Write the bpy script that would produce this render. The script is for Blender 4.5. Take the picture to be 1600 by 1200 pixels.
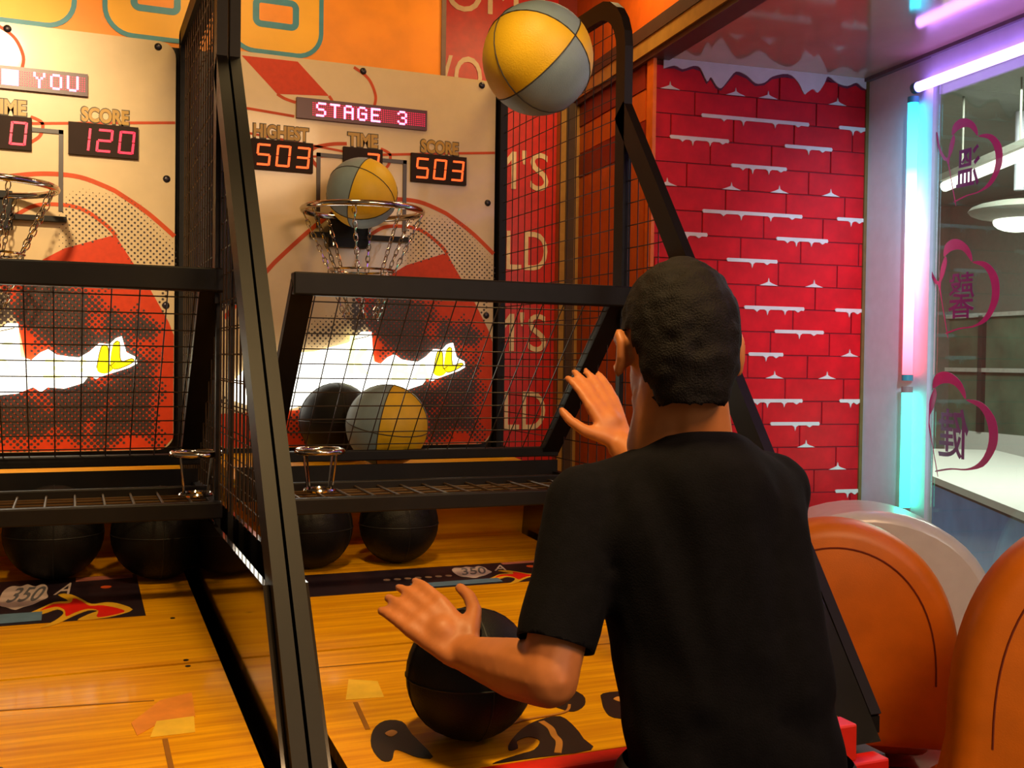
import bpy, bmesh, math, random
from mathutils import Vector, Matrix, noise
random.seed(7)
for o in list(bpy.data.objects): bpy.data.objects.remove(o)
SC = bpy.context.scene
COL = SC.collection
R = math.radians

# ------------------------------------------------------------------ camera, world, lights, exposure
cam_d = bpy.data.cameras.new('camera'); cam = bpy.data.objects.new('camera', cam_d); COL.objects.link(cam)
cam_d.sensor_fit = 'HORIZONTAL'; cam_d.sensor_width = 36; cam_d.lens = 36 * 1665.447 / 1600
cam_d.clip_start = .05; cam_d.clip_end = 100
_y, _p, _r = R(22.49169), R(1.20297), R(.77834)
_rt = Vector((math.cos(_y), -math.sin(_y), 0)); _f = Vector((math.sin(_y), math.cos(_y), 0)); _u = Vector((0, 0, 1))
_f2 = math.cos(_p) * _f - math.sin(_p) * _u; _u2 = math.sin(_p) * _f + math.cos(_p) * _u
_r3 = math.cos(_r) * _rt + math.sin(_r) * _u2; _u3 = -math.sin(_r) * _rt + math.cos(_r) * _u2
M = Matrix((_r3, _u3, -_f2)).transposed().to_4x4(); M.translation = Vector((-.84647, -3.30488, 1.58))
cam.matrix_world = M
SC.camera = cam
SC.view_settings.view_transform = 'Standard'; SC.view_settings.look = 'None'
SC.view_settings.gamma = 1; SC.view_settings.use_curve_mapping = False; SC.view_settings.exposure = 0

W = bpy.data.worlds.new('world'); SC.world = W; W.use_nodes = True
W.node_tree.nodes['Background'].inputs[0].default_value = (1, .72, .42, 1)
W.node_tree.nodes['Background'].inputs[1].default_value = .16

def light(name, typ, loc, target, power, color, size=.3, spot=None):
    d = bpy.data.lights.new(name, typ); d.energy = power; d.color = color
    if typ == 'AREA': d.shape = 'DISK'; d.size = size
    elif typ in ('POINT', 'SPOT'): d.shadow_soft_size = size
    if spot: d.spot_size = R(spot); d.spot_blend = .6
    o = bpy.data.objects.new(name, d); COL.objects.link(o); o.location = loc
    v = Vector(target) - Vector(loc); o.rotation_euler = v.to_track_quat('-Z', 'Y').to_euler()
    return o
WARM = (1, .66, .27)
light('hall_lamp_left', 'SPOT', (-1.13, -1.65, 2.85), (-1.45, 0, 1.9), 165, (1, .74, .42), .06, 68)
light('mall_front_fill', 'AREA', (1.5, -4.6, 2.3), (1.5, -.4, 1.6), 12, (1, .93, .9), .9)  # unseen fill behind the camera, added for the pilaster
light('ramp_fill', 'SPOT', (-.45, -2.1, 3.05), (-.45, -1.45, 1), 125, WARM, .12, 62)  # added spot without a fixture, brightens the ramps
light('pilaster_fill', 'SPOT', (-.6, -3.9, 2.7), (1.78, -.46, 1.75), 460, (.55, .82, 1), .1, 20)  # narrow spot put in to lift the pilaster, no such lamp stands here
light('header_fill', 'AREA', (-.4, -.75, 3.05), (-.45, -.2, 2.6), 5.5, WARM, .25)  # invented overhead fill for the header sign
light('column_fill', 'AREA', (.72, -.25, 3.02), (.72, .1, 1.6), 5, WARM, .25)  # extra unseen fill for the lettered wall and orange side wall
light('shopfront_fill', 'AREA', (5.0, 3.4, 3.1), (5.4, 3.6, 0), 60, (.95, 1, .9), 1.2)  # extra light put in to lift the far shopfront
light('rear_fill', 'AREA', (.3, -3.6, 3.0), (1.0, -1.4, .9), 62, (1, .62, .32), 1.0)  # added warm fill from behind, mainly for the seats and walls
light('mall_lamp', 'AREA', (4.2, .8, 3.1), (4.2, 1.2, 0), 110, (.95, 1, .92), 1.6)

# ------------------------------------------------------------------ materials
def lin(c):
    return tuple((v / 255 / 12.92) if v / 255 <= .04045 else ((v / 255 + .055) / 1.055) ** 2.4 for v in c)
MATS = {}
def mat(name, rgb, rough=.5, metal=0, emit=0, emit_rgb=None, var=.12, scale=25, coat=0, bump=0, spec=.5, trans=None):
    if name in MATS: return MATS[name]
    m = bpy.data.materials.new(name); m.use_nodes = True; nt = m.node_tree; b = nt.nodes['Principled BSDF']
    c = lin(rgb)
    b.inputs['Roughness'].default_value = rough; b.inputs['Metallic'].default_value = metal
    b.inputs['Coat Weight'].default_value = coat; b.inputs['Coat Roughness'].default_value = .08
    b.inputs['Specular IOR Level'].default_value = spec
    tc = nt.nodes.new('ShaderNodeTexCoord'); nz = nt.nodes.new('ShaderNodeTexNoise')
    nz.inputs['Scale'].default_value = scale; nz.inputs['Detail'].default_value = 4
    nt.links.new(tc.outputs['Object'], nz.inputs['Vector'])
    rp = nt.nodes.new('ShaderNodeMapRange'); rp.inputs[1].default_value = .3; rp.inputs[2].default_value = .7
    rp.inputs[3].default_value = 1 - var; rp.inputs[4].default_value = 1 + var
    nt.links.new(nz.outputs['Fac'], rp.inputs[0])
    mx = nt.nodes.new('ShaderNodeVectorMath'); mx.operation = 'SCALE'; mx.inputs[0].default_value = c
    nt.links.new(rp.outputs[0], mx.inputs['Scale']); nt.links.new(mx.outputs[0], b.inputs['Base Color'])
    if bump:
        bp = nt.nodes.new('ShaderNodeBump'); bp.inputs['Strength'].default_value = bump; bp.inputs['Distance'].default_value = .002
        n2 = nt.nodes.new('ShaderNodeTexNoise'); n2.inputs['Scale'].default_value = 400
        nt.links.new(tc.outputs['Object'], n2.inputs['Vector'])
        nt.links.new(n2.outputs['Fac'], bp.inputs['Height']); nt.links.new(bp.outputs[0], b.inputs['Normal'])
    if emit:
        b.inputs['Emission Color'].default_value = (*lin(emit_rgb or rgb), 1); b.inputs['Emission Strength'].default_value = emit
    if trans is not None:
        out = nt.nodes['Material Output']; tr = nt.nodes.new('ShaderNodeBsdfTransparent'); ms = nt.nodes.new('ShaderNodeMixShader')
        ms.inputs[0].default_value = trans
        nt.links.new(b.outputs[0], ms.inputs[2]); nt.links.new(tr.outputs[0], ms.inputs[1]); nt.links.new(ms.outputs[0], out.inputs[0])
    MATS[name] = m
    return m
black = mat('black painted steel', (20, 17, 13), .5, 0, var=.2, spec=.25)
wirem = mat('black wire', (38, 32, 26), .4)
wiret = mat('brown wire', (84, 66, 42), .4, .3)  # browner wire for the shelf rods and one side mesh
chrome = mat('chrome', (205, 200, 195), .12, 1, var=.03)
boardm = mat('cream board laminate', (212, 186, 140), .35, coat=.3, var=.03)
boltm = mat('dark bolt', (60, 55, 60), .35, .7)
redp = mat('vermilion print', (206, 60, 14), .5, coat=0, spec=.3, var=.08, scale=60)
orgl = mat('orange line print', (200, 72, 14), .5, spec=.3)
dotm = mat('dark halftone ink', (58, 44, 38), .45, var=.2)
panelm = mat('display smoked plastic', (46, 30, 24), .6, var=.08, spec=.15)
ledpan = mat('matrix display plastic', (60, 8, 22), .35, emit=.05, emit_rgb=(150, 0, 50))
ledpink = mat('lit pink diodes', (255, 120, 190), .4, emit=2.6, emit_rgb=(255, 150, 215))
ledred = mat('dim red diodes', (225, 0, 70), .4, emit=.75, emit_rgb=(230, 0, 80))
segor = mat('orange digit segments', (255, 90, 30), .4, emit=1.3, emit_rgb=(255, 92, 30))
segred = mat('red digit segments', (255, 30, 70), .4, emit=1.25, emit_rgb=(255, 28, 72))
goldt = mat('olive gold lettering', (176, 132, 20), .4)
outlt = mat('dark lettering outline', (66, 56, 26), .5)
framem = mat('black square print', (58, 46, 42), .4)
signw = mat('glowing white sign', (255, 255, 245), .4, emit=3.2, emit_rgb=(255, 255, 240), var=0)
signy = mat('glowing yellow letters', (250, 240, 20), .4, emit=.95, emit_rgb=(250, 242, 10), var=.05)
signp = mat('glowing pale yellow letters', (255, 255, 150), .4, emit=2.2, emit_rgb=(255, 255, 170), var=.05)
signo = mat('olive letter outline', (150, 130, 10), .5, emit=.25, emit_rgb=(150, 130, 10))
hdro = mat('orange header print', (252, 152, 8), .45, var=.1, scale=9)
hdry = mat('amber letter print', (252, 186, 30), .45, var=.08, scale=6)
hdrb = mat('teal outline print', (52, 140, 160), .45)
greye = mat('grey sheet edge', (120, 95, 80), .5)
redpan = mat('red laminate', (218, 28, 10), .4, var=.12)
whitet = mat('cream lettering', (250, 226, 180), .5)
tan = mat('tan aluminium', (178, 134, 60), .4, .2)
darkb = mat('dark brown trim', (70, 50, 36), .45)
orangew = mat('orange wall panel', (214, 96, 14), .5, var=.08)
dredw = mat('dark red wall band', (140, 36, 12), .5, var=.1)
brickm = mat('printed red brick', (204, 10, 26), .55, spec=.25, var=.16, scale=18)
mortm = mat('dark red mortar', (120, 14, 36), .7)
snowm = mat('snow white print', (216, 205, 205), .6, var=.05)
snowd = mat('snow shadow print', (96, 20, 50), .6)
pilm = mat('white pilaster laminate', (206, 210, 224), .5, var=.04)
ballb = mat('black rubber', (15, 14, 13), .55, spec=.3, bump=.4, var=.15)
bally = mat('yellow rubber', (226, 182, 26), .5, bump=.3, var=.06)
ballc = mat('grey blue rubber', (128, 150, 158), .5, bump=.3, var=.06)
seatm = mat('orange vinyl', (222, 116, 8), .42, var=.09, scale=14, bump=.15)
seamm = mat('seam thread', (120, 44, 10), .6)
whsh = mat('white moulded shell', (225, 225, 218), .3, coat=.3, var=.04)
redbase = mat('red glossy base', (196, 30, 34), .14, coat=.6, var=.15, scale=6)
skin = mat('skin', (190, 116, 62), .5, var=.08, scale=30)
skinp = mat('lips', (165, 84, 62), .5)
hairm = mat('black hair', (18, 13, 10), .7, var=.4, scale=260, bump=1, spec=.2)
shirtm = mat('black cotton', (10, 9, 13), .95, var=.25, scale=60, bump=.3, spec=.15)
jeanm = mat('dark denim', (20, 22, 32), .8, var=.2, scale=90)
shoem = mat('dark shoe leather', (35, 32, 30), .5)
eyew = mat('eye white', (230, 225, 215), .3); eyeb = mat('dark iris', (35, 25, 20), .2)
floorm = mat('dark floor tile', (78, 60, 52), .35, var=.15, scale=5)
hallceil = mat('hall ceiling', (150, 142, 112), .7)
mallfloor = mat('pale mall floor', (210, 210, 205), .35)
mallceil = mat('mall ceiling', (128, 130, 120), .8, var=.05)
mallwall = mat('mall fascia', (120, 122, 112), .7, var=.06)
shopm = mat('dark shopfront', (100, 116, 96), .6, var=.35, scale=3)
linem = mat('pale shopfront rail', (190, 188, 180), .5)
lampw = mat('lit lamp lens', (255, 255, 245), .5, emit=2.2, emit_rgb=(255, 255, 245))
lampb = mat('lit blue sign', (120, 200, 255), .5, emit=1.5, emit_rgb=(120, 200, 255))
kioskm = mat('white kiosk laminate', (240, 238, 232), .4, emit=0, var=.02)
kioskf = mat('blue grey kiosk front', (120, 160, 245), .2, coat=.5, var=.15, scale=4)
purp = mat('violet grey sill', (96, 78, 122), .45)
stkred = mat('heart sticker ink', (186, 28, 92), .5, trans=.88, var=.1)
stkdark = mat('sticker character ink', (120, 14, 84), .5, trans=.9)

def wood_mat():
    m = bpy.data.materials.new('lacquered ramp wood'); m.use_nodes = True; nt = m.node_tree; b = nt.nodes['Principled BSDF']
    tc = nt.nodes.new('ShaderNodeTexCoord'); mp = nt.nodes.new('ShaderNodeMapping'); mp.inputs['Scale'].default_value = (1.2, 26, 10)
    nz = nt.nodes.new('ShaderNodeTexNoise'); nz.inputs['Scale'].default_value = 3; nz.inputs['Detail'].default_value = 6
    cr = nt.nodes.new('ShaderNodeValToRGB')
    cr.color_ramp.elements[0].position = .3; cr.color_ramp.elements[0].color = (*lin((206, 132, 0)), 1)
    cr.color_ramp.elements[1].position = .7; cr.color_ramp.elements[1].color = (*lin((246, 180, 4)), 1)
    nt.links.new(tc.outputs['Object'], mp.inputs[0]); nt.links.new(mp.outputs[0], nz.inputs['Vector'])
    nt.links.new(nz.outputs['Fac'], cr.inputs[0]); nt.links.new(cr.outputs[0], b.inputs['Base Color'])
    b.inputs['Roughness'].default_value = .4; b.inputs['Specular IOR Level'].default_value = .2; b.inputs['Coat Weight'].default_value = .16; b.inputs['Coat Roughness'].default_value = .1
    return m
woodm = wood_mat()
def glossy_ceiling():
    m = mat('glossy bay ceiling', (215, 180, 155), .09, .5, var=.06, scale=8); return m
ceilm = glossy_ceiling()

panelgl = mat('black glossy acrylic', (26, 20, 16), .1, coat=.8, spec=.8)
def glass_mat():
    m = bpy.data.materials.new('window glass'); m.use_nodes = True; nt = m.node_tree; out = nt.nodes['Material Output']
    nt.nodes.remove(nt.nodes['Principled BSDF'])
    t = nt.nodes.new('ShaderNodeBsdfTransparent'); t.inputs[0].default_value = (.86, .9, .86, 1)
    g = nt.nodes.new('ShaderNodeBsdfGlossy'); g.inputs['Roughness'].default_value = .02
    mx = nt.nodes.new('ShaderNodeMixShader'); mx.inputs[0].default_value = .06; nt.links.new(t.outputs[0], mx.inputs[1])
    nt.links.new(g.outputs[0], mx.inputs[2]); nt.links.new(mx.outputs[0], out.inputs[0])
    return m
glassm = glass_mat()
def neon_mat(name, stops, strength, axis=2, z0=0, z1=1):
    m = bpy.data.materials.new(name); m.use_nodes = True; nt = m.node_tree; out = nt.nodes['Material Output']
    nt.nodes.remove(nt.nodes['Principled BSDF'])
    e = nt.nodes.new('ShaderNodeEmission'); e.inputs[1].default_value = strength
    tc = nt.nodes.new('ShaderNodeTexCoord'); sp = nt.nodes.new('ShaderNodeSeparateXYZ'); nt.links.new(tc.outputs['Object'], sp.inputs[0])
    mr = nt.nodes.new('ShaderNodeMapRange'); mr.inputs[1].default_value = z0; mr.inputs[2].default_value = z1
    nt.links.new(sp.outputs[axis], mr.inputs[0]); cr = nt.nodes.new('ShaderNodeValToRGB')
    el = cr.color_ramp.elements
    while len(el) < len(stops): el.new(.5)
    for i, (p, c) in enumerate(stops): el[i].position = p; el[i].color = (*lin(c), 1)
    nt.links.new(mr.outputs[0], cr.inputs[0]); nt.links.new(cr.outputs[0], e.inputs[0]); nt.links.new(e.outputs[0], out.inputs[0])
    return m

# ------------------------------------------------------------------ mesh helpers (world coordinates in, parented objects out)
class MB:
    def __init__(s): s.v = []; s.f = []
    def add(s, vs, fs):
        n = len(s.v); s.v += [tuple(v) for v in vs]; s.f += [tuple(i + n for i in f) for f in fs]; return s
    def obox(s, c, ax, ay, az):
        c, ax, ay, az = map(Vector, (c, ax, ay, az)); vs = []
        for k in (-1, 1):
            for j in (-1, 1):
                for i in (-1, 1): vs.append(c + ax * i + ay * j + az * k)
        return s.add(vs, [(0, 2, 3, 1), (4, 5, 7, 6), (0, 1, 5, 4), (2, 6, 7, 3), (0, 4, 6, 2), (1, 3, 7, 5)])
    def box(s, x0, x1, y0, y1, z0, z1):
        return s.obox(((x0 + x1) / 2, (y0 + y1) / 2, (z0 + z1) / 2), ((x1 - x0) / 2, 0, 0), (0, (y1 - y0) / 2, 0), (0, 0, (z1 - z0) / 2))
    def tube(s, pts, r, n=8, closed=False, sq=None):
        """round tube (or rectangular bar, sq = (half x, half other)) along a polyline"""
        pts = [Vector(p) for p in pts]; L = len(pts); rings = []
        for i, p in enumerate(pts):
            a = pts[i - 1] if (i > 0 or closed) else None; b = pts[(i + 1) % L] if (i < L - 1 or closed) else None
            d = ((b - p).normalized() if b is not None else Vector()) + ((p - a).normalized() if a is not None else Vector())
            d.normalize()
            if i == 0:
                up = Vector((1, 0, 0)) if abs(d.x) < .8 else Vector((0, 0, 1))
            up = (up - d * up.dot(d)).normalized(); w = d.cross(up)
            k = 1.0
            if a is not None and b is not None:
                ca = max(.3, (p - a).normalized().dot(d)); k = 1 / ca
            ri = r[i] if isinstance(r, (list, tuple)) else r
            if sq: rings.append([p + up * sq[0] * sx + w * sq[1] * k * sy for sx, sy in ((-1, -1), (1, -1), (1, 1), (-1, 1))])
            else: rings.append([p + (up * math.cos(2 * math.pi * j / n) + w * math.sin(2 * math.pi * j / n)) * ri for j in range(n)])
        n = len(rings[0]); vs = [v for q in rings for v in q]; fs = []
        for i in range(L if closed else L - 1):
            for j in range(n):
                k = (i + 1) % L
                fs.append((i * n + j, i * n + (j + 1) % n, k * n + (j + 1) % n, k * n + j))
        if not closed: fs += [tuple(range(n - 1, -1, -1)), tuple((L - 1) * n + j for j in range(n))]
        return s.add(vs, fs)
    def prism(s, poly, org, ax, ay, az):
        """polygon [(u,v)] in plane org + u ax + v ay, extruded along az"""
        org, ax, ay, az = map(Vector, (org, ax, ay, az)); n = len(poly)
        A = [org + ax * u + ay * v for u, v in poly]; Bv = [p + az for p in A]
        fs = [tuple(range(n)), tuple(range(2 * n - 1, n - 1, -1))] + [(i, n + i, n + (i + 1) % n, (i + 1) % n) for i in range(n)]
        return s.add(A + Bv, fs)
    def cyl(s, p, q, r, n=12, r2=None):
        return s.tube([p, q], [r, r if r2 is None else r2], n)
    def sphere(s, c, r, n=24, m=14, sc=(1, 1, 1)):
        c = Vector(c); vs = []; fs = []
        for i in range(m + 1):
            t = math.pi * i / m
            for j in range(n):
                p = 2 * math.pi * j / n
                vs.append(c + Vector((r * sc[0] * math.sin(t) * math.cos(p), r * sc[1] * math.sin(t) * math.sin(p), r * sc[2] * math.cos(t))))
        for i in range(m):
            for j in range(n): fs.append((i * n + j, (i + 1) * n + j, (i + 1) * n + (j + 1) % n, i * n + (j + 1) % n))
        return s.add(vs, fs)
    def build(s, name, m, parent=None, smooth=False, bevel=0, seg=2, kind=None, at=None):
        me = bpy.data.meshes.new(name); off = at if at is not None else worldloc(parent)
        me.from_pydata([tuple(Vector(v) - off) for v in s.v], [], s.f)
        bm = bmesh.new(); bm.from_mesh(me); bmesh.ops.remove_doubles(bm, verts=bm.verts, dist=1e-6)
        bmesh.ops.recalc_face_normals(bm, faces=bm.faces); bm.to_mesh(me); bm.free()
        me.materials.append(m)
        if smooth:
            for p in me.polygons: p.use_smooth = True
        o = bpy.data.objects.new(name, me); COL.objects.link(o)
        if parent: o.parent = parent
        if at is not None: o.location = at - (worldloc(parent) if parent else Vector())
        if bevel:
            b = o.modifiers.new('bevel', 'BEVEL'); b.width = bevel; b.segments = seg; b.limit_method = 'ANGLE'; b.angle_limit = R(40)
        if smooth:
            try: me.set_sharp_from_angle(angle=R(50))
            except Exception: pass
        if kind: o['kind'] = kind
        return o
def worldloc(o):
    v = Vector()
    while o is not None: v += o.location; o = o.parent
    return v
def tag(o, label, cat, group=None):
    o['label'] = label; o['category'] = cat
    if group: o['group'] = group
    return o
def empty(name, loc, label, cat, group=None):
    o = bpy.data.objects.new(name, None); COL.objects.link(o); o.location = loc; o.empty_display_size = .1
    return tag(o, label, cat, group)
def struct(o): o['kind'] = 'structure'; return o
def arc(cx, cy, r, a0, a1, n): return [(cx + r * math.cos(R(a0 + (a1 - a0) * i / n)), cy + r * math.sin(R(a0 + (a1 - a0) * i / n))) for i in range(n + 1)]
def rrect(x0, x1, y0, y1, r, n=6):
    return arc(x1 - r, y1 - r, r, 0, 90, n) + arc(x0 + r, y1 - r, r, 90, 180, n) + arc(x0 + r, y0 + r, r, 180, 270, n) + arc(x1 - r, y0 + r, r, 270, 360, n)
def smooth_poly(pts, n=4, closed=True):
    L = len(pts); out = []
    rng = range(L) if closed else range(L - 1)
    for i in rng:
        p = [Vector(pts[(i + k - 1) % L] if closed else pts[min(max(i + k - 1, 0), L - 1)]) for k in range(4)]
        for j in range(n):
            t = j / n
            q = .5 * ((2 * p[1]) + (p[2] - p[0]) * t + (2 * p[0] - 5 * p[1] + 4 * p[2] - p[3]) * t * t + (3 * p[1] - p[0] - 3 * p[2] + p[3]) * t ** 3)
            out.append(tuple(q))
    if not closed: out.append(tuple(pts[-1]))
    return out
def band(pts, w, n=5):
    """thick flat line through pts as a strip polygon list of quads"""
    q = [Vector(p) for p in (smooth_poly(pts, n, False) if len(pts) > 2 else pts)]; qs = []; L = []
    for i, p in enumerate(q):
        d = (q[min(i + 1, len(q) - 1)] - q[max(i - 1, 0)]).normalized(); nrm = Vector((-d.y, d.x))
        L.append((tuple(p + nrm * w / 2), tuple(p - nrm * w / 2)))
    return L
def strip(mb, L, org, ax, ay, az):
    org, ax, ay, az = map(Vector, (org, ax, ay, az))
    n = len(L); vs = []
    for a, b in L:
        for p in (a, b):
            vs.append(org + ax * p[0] + ay * p[1])
            vs.append(org + ax * p[0] + ay * p[1] + az)
    fs = []
    for i in range(n - 1):
        a, b = i * 4, i * 4 + 4
        fs += [(a, a + 2, b + 2, b), (a + 1, b + 1, b + 3, a + 3), (a, b, b + 1, a + 1), (a + 2, a + 3, b + 3, b + 2)]
    fs += [(0, 1, 3, 2), (4 * n - 4, 4 * n - 2, 4 * n - 1, 4 * n - 3)]
    mb.add(vs, fs)
def text_mesh(body, offset=0, extrude=0.0):
    cu = bpy.data.curves.new('t', 'FONT'); cu.body = body; cu.offset = offset; cu.extrude = extrude; cu.resolution_u = 4
    o = bpy.data.objects.new('t', cu); COL.objects.link(o)
    dg = bpy.context.evaluated_depsgraph_get(); dg.update(); ev = o.evaluated_get(dg); me = bpy.data.meshes.new_from_object(ev)
    vs = [tuple(v.co) for v in me.vertices]; fs = [tuple(p.vertices) for p in me.polygons]
    bpy.data.objects.remove(o); bpy.data.curves.remove(cu); bpy.data.meshes.remove(me)
    return vs, fs
def text_on(mb, body, box, org, ax, ay, az, offset=0, thick=.002, mirror=False, shear=0):
    """fit text into box (u0,u1,v0,v1) of a plane; thick prints a little proud of it"""
    vs, fs = text_mesh(body, offset, .05)
    x0 = min(v[0] for v in vs); x1 = max(v[0] for v in vs); y0 = min(v[1] for v in vs); y1 = max(v[1] for v in vs)
    u0, u1, v0, v1 = box; org, ax, ay, az = map(Vector, (org, ax, ay, az)); out = []
    for v in vs:
        a = (v[0] - x0) / (x1 - x0); b = (v[1] - y0) / (y1 - y0)
        if mirror: a = 1 - a
        out.append(org + ax * (u0 + (u1 - u0) * a + shear * b) + ay * (v0 + (v1 - v0) * b) + az * ((v[2] + .05) / .1 * thick))
    mb.add(out, fs)

X, Y, Z = Vector((1, 0, 0)), Vector((0, 1, 0)), Vector((0, 0, 1))
# ------------------------------------------------------------------ room frame (the bay stands 5.5 degrees off the machines)
RA = R(5.5); EX = Vector((math.cos(RA), -math.sin(RA), 0)); EY = Vector((math.sin(RA), math.cos(RA), 0)); RQ = Vector((.945, -.18, 0))
def rm(a, b, z): return RQ + EX * a + EY * b + Z * z
def rbox(mb, a0, a1, b0, b1, z0, z1):
    return mb.obox(rm((a0 + a1) / 2, (b0 + b1) / 2, (z0 + z1) / 2), EX * ((a1 - a0) / 2), EY * ((b1 - b0) / 2), Z * ((z1 - z0) / 2))
AW = .827
fl = MB(); fl.box(-4.5, 2.2, -5.2, 1.4, -.05, 0); struct(fl.build('floor', floorm))
# wall of the shop front lettering behind the machines
wb = MB(); rbox(wb, -5, .72, .75, .85, 0, 3.1); wall_back = struct(wb.build('wall_back', mat('back wall paint', (150, 40, 20), .6)))
lp = MB(); rbox(lp, -1.4, -.085, .735, .75, 0, 3.1); lp.build('red_panel', redpan, wall_back)
for w_, z_ in (("TOM'S", 2.925), ('WORLD', 2.60), ("TOM'S", 2.255), ('WORLD', 1.94), ("TOM'S", 1.62), ('WORLD', 1.31), ("TOM'S", .98), ('WORLD', .66)):
    t = MB(); text_on(t, w_, (-.665 if w_ == "TOM'S" else -.67, -.118, z_, z_ + .155), rm(0, .735, 0), EX, Z, -EY, 0, .004)
    t.build('shop_name_lettering', whitet, wall_back)
# orange side wall of the bay
ow = MB(); rbox(ow, 0, .05, 0, .75, 0, 2.6); wall_left = struct(ow.build('wall_left', orangew))
for z0, z1 in ((2.51, 2.595), (2.31, 2.40), (0, .12)):
    b_ = MB(); rbox(b_, -.006, 0, .06, .69, z0, z1); b_.build('wall_band', dredw, wall_left)
for z0, z1, in ((2.405, 2.505), (.125, 2.305)):
    b_ = MB(); rbox(b_, -.004, 0, .06, .69, z0, z1); b_.build('wall_panel', orangew, wall_left)
tp = MB(); rbox(tp, -.085, .0, .69, .75, 0, 2.6); tpo = struct(tp.build('trim_1', tan))
tp = MB(); rbox(tp, -.06, -.025, .682, .69, 0, 2.6); tp.build('dark_groove', darkb, tpo)
tp = MB(); rbox(tp, -.012, .0, -.02, .03, 0, 2.6); struct(tp.build('trim_2', mat('orange edge trim', (226, 104, 10), .45)))
# ceiling edge beam
bm_ = MB(); rbox(bm_, -.03, .05, -3.4, .75, 2.61, 2.66); beam = struct(bm_.build('trim_3', tan))
bm_ = MB(); rbox(bm_, -.034, .05, -3.4, .75, 2.66, 2.705); bm_.build('dark_strip', darkb, beam)
bm_ = MB(); rbox(bm_, -.022, .05, -3.4, .75, 2.592, 2.61); bm_.build('dark_strip', darkb, beam)
bm_ = MB(); rbox(bm_, .0, .05, -3.4, .75, 2.705, 3.1); bm_.build('orange_fascia', orangew, beam)
cl = MB(); rbox(cl, .05, AW + .02, -3.4, .1, 2.6, 2.66); struct(cl.build('ceiling', ceilm))
cl = MB(); rbox(cl, -5, .0, -5.2, .85, 3.1, 3.16); struct(cl.build('ceiling', hallceil))

# brick wall
bw = MB(); rbox(bw, 0, AW, .0, .1, 0, 2.6); wall_brick = struct(bw.build('wall_front', mortm))
BH, BW_ = .0803, .235
bm0 = MB(); bm0.obox((0, 0, 0), EX * (BW_ / 2 - .0022), EY * .004, Z * (BH / 2 - .0018))
brick0 = bm0.build('brick', brickm, wall_brick, bevel=.0015, seg=1)
half_me = {}
first = True
rows = 22
for r_ in range(rows):
    zc = 2.4975 - BH / 2 - r_ * BH + BH
    zc = 2.4975 - BH * r_ + BH / 2
    a = -((r_ * .37) % 1) * BW_
    while a < AW:
        a0, a1 = max(a, 0), min(a + BW_, AW); w_ = a1 - a0
        if w_ > .012 and zc + BH / 2 < 2.6:
            dep = .0005 + random.random() * .0012
            if w_ > BW_ - .001:
                o = brick0 if first else brick0.copy()
                if not first: COL.objects.link(o)
                first = False
                o.location = rm((a0 + a1) / 2, -dep, zc)
            else:
                m_ = MB(); rbox(m_, a0 + .0022, a1 - .0022, -.004 - dep, .004 - dep, zc - BH / 2 + .0018, zc + BH / 2 - .0018); m_.build('brick', brickm, wall_brick)
        a += BW_
# snow: drifts on the top, caps and dripping bars
SN = -.0095
def snow(mb, poly): mb.prism(poly, rm(0, SN + .004, 0), EX, Z, -EY * .004)
drift = [(.03, 2.6), (AW, 2.6), (AW, 2.572), (.80, 2.578), (.775, 2.588), (.74, 2.578), (.70, 2.582), (.66, 2.596), (.645, 2.578), (.62, 2.555), (.60, 2.562), (.578, 2.553), (.565, 2.548), (.54, 2.575), (.50, 2.592),
         (.44, 2.582), (.41, 2.566), (.375, 2.562), (.34, 2.578), (.30, 2.585), (.27, 2.563), (.245, 2.543), (.225, 2.548), (.205, 2.566), (.19, 2.555), (.165, 2.584), (.14, 2.588), (.10, 2.578), (.07, 2.584), (.03, 2.575)]
drift2 = [(p[0], 2.6 - (2.6 - p[1]) * 1.45) if i > 1 else p for i, p in enumerate(drift)]
m_ = MB(); snow(m_, smooth_poly(drift2[2:], 3, False) + [(.03, 2.6), (AW, 2.6)]); m_.build('snow_drift', snowm, wall_brick)
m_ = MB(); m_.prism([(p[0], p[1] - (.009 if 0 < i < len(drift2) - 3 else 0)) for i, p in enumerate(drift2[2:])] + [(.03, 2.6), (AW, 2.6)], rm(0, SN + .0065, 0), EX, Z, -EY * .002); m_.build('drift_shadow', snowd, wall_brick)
m_ = MB(); rbox(m_, .0, AW, -.0075, -.003, 2.599, 2.6); m_.build('snow_drift', snowm, wall_brick)
def cap(a, z):
    m_ = MB(); snow(m_, [(a - .036, z), (a + .036, z), (a + .012, z + .008), (a + .003, z + .013), (a, z + .026), (a - .003, z + .013), (a - .014, z + .008)]); m_.build('snow_cap', snowm, wall_brick)
def drip(a0, a1, z, ds):
    p = [(a0, z + .009), (a1, z + .009), (a1 + .003, z + .002), (a1, z - .004)]
    for d, l in sorted(ds, reverse=True):
        c = a0 + (a1 - a0) * d
        p += [(c + .012, z - .003), (c + .004, z - .008), (c, z - .004 - l), (c - .004, z - .008), (c - .012, z - .003)]
    p += [(a0, z - .003), (a0 - .004, z + .004)]
    m_ = MB(); snow(m_, p); m_.build('snow_drip', snowm, wall_brick)
rowz = lambda k: 2.4975 - BH * k
D3 = ((.2, .008), (.38, .018), (.68, .016), (.9, .006))
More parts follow.
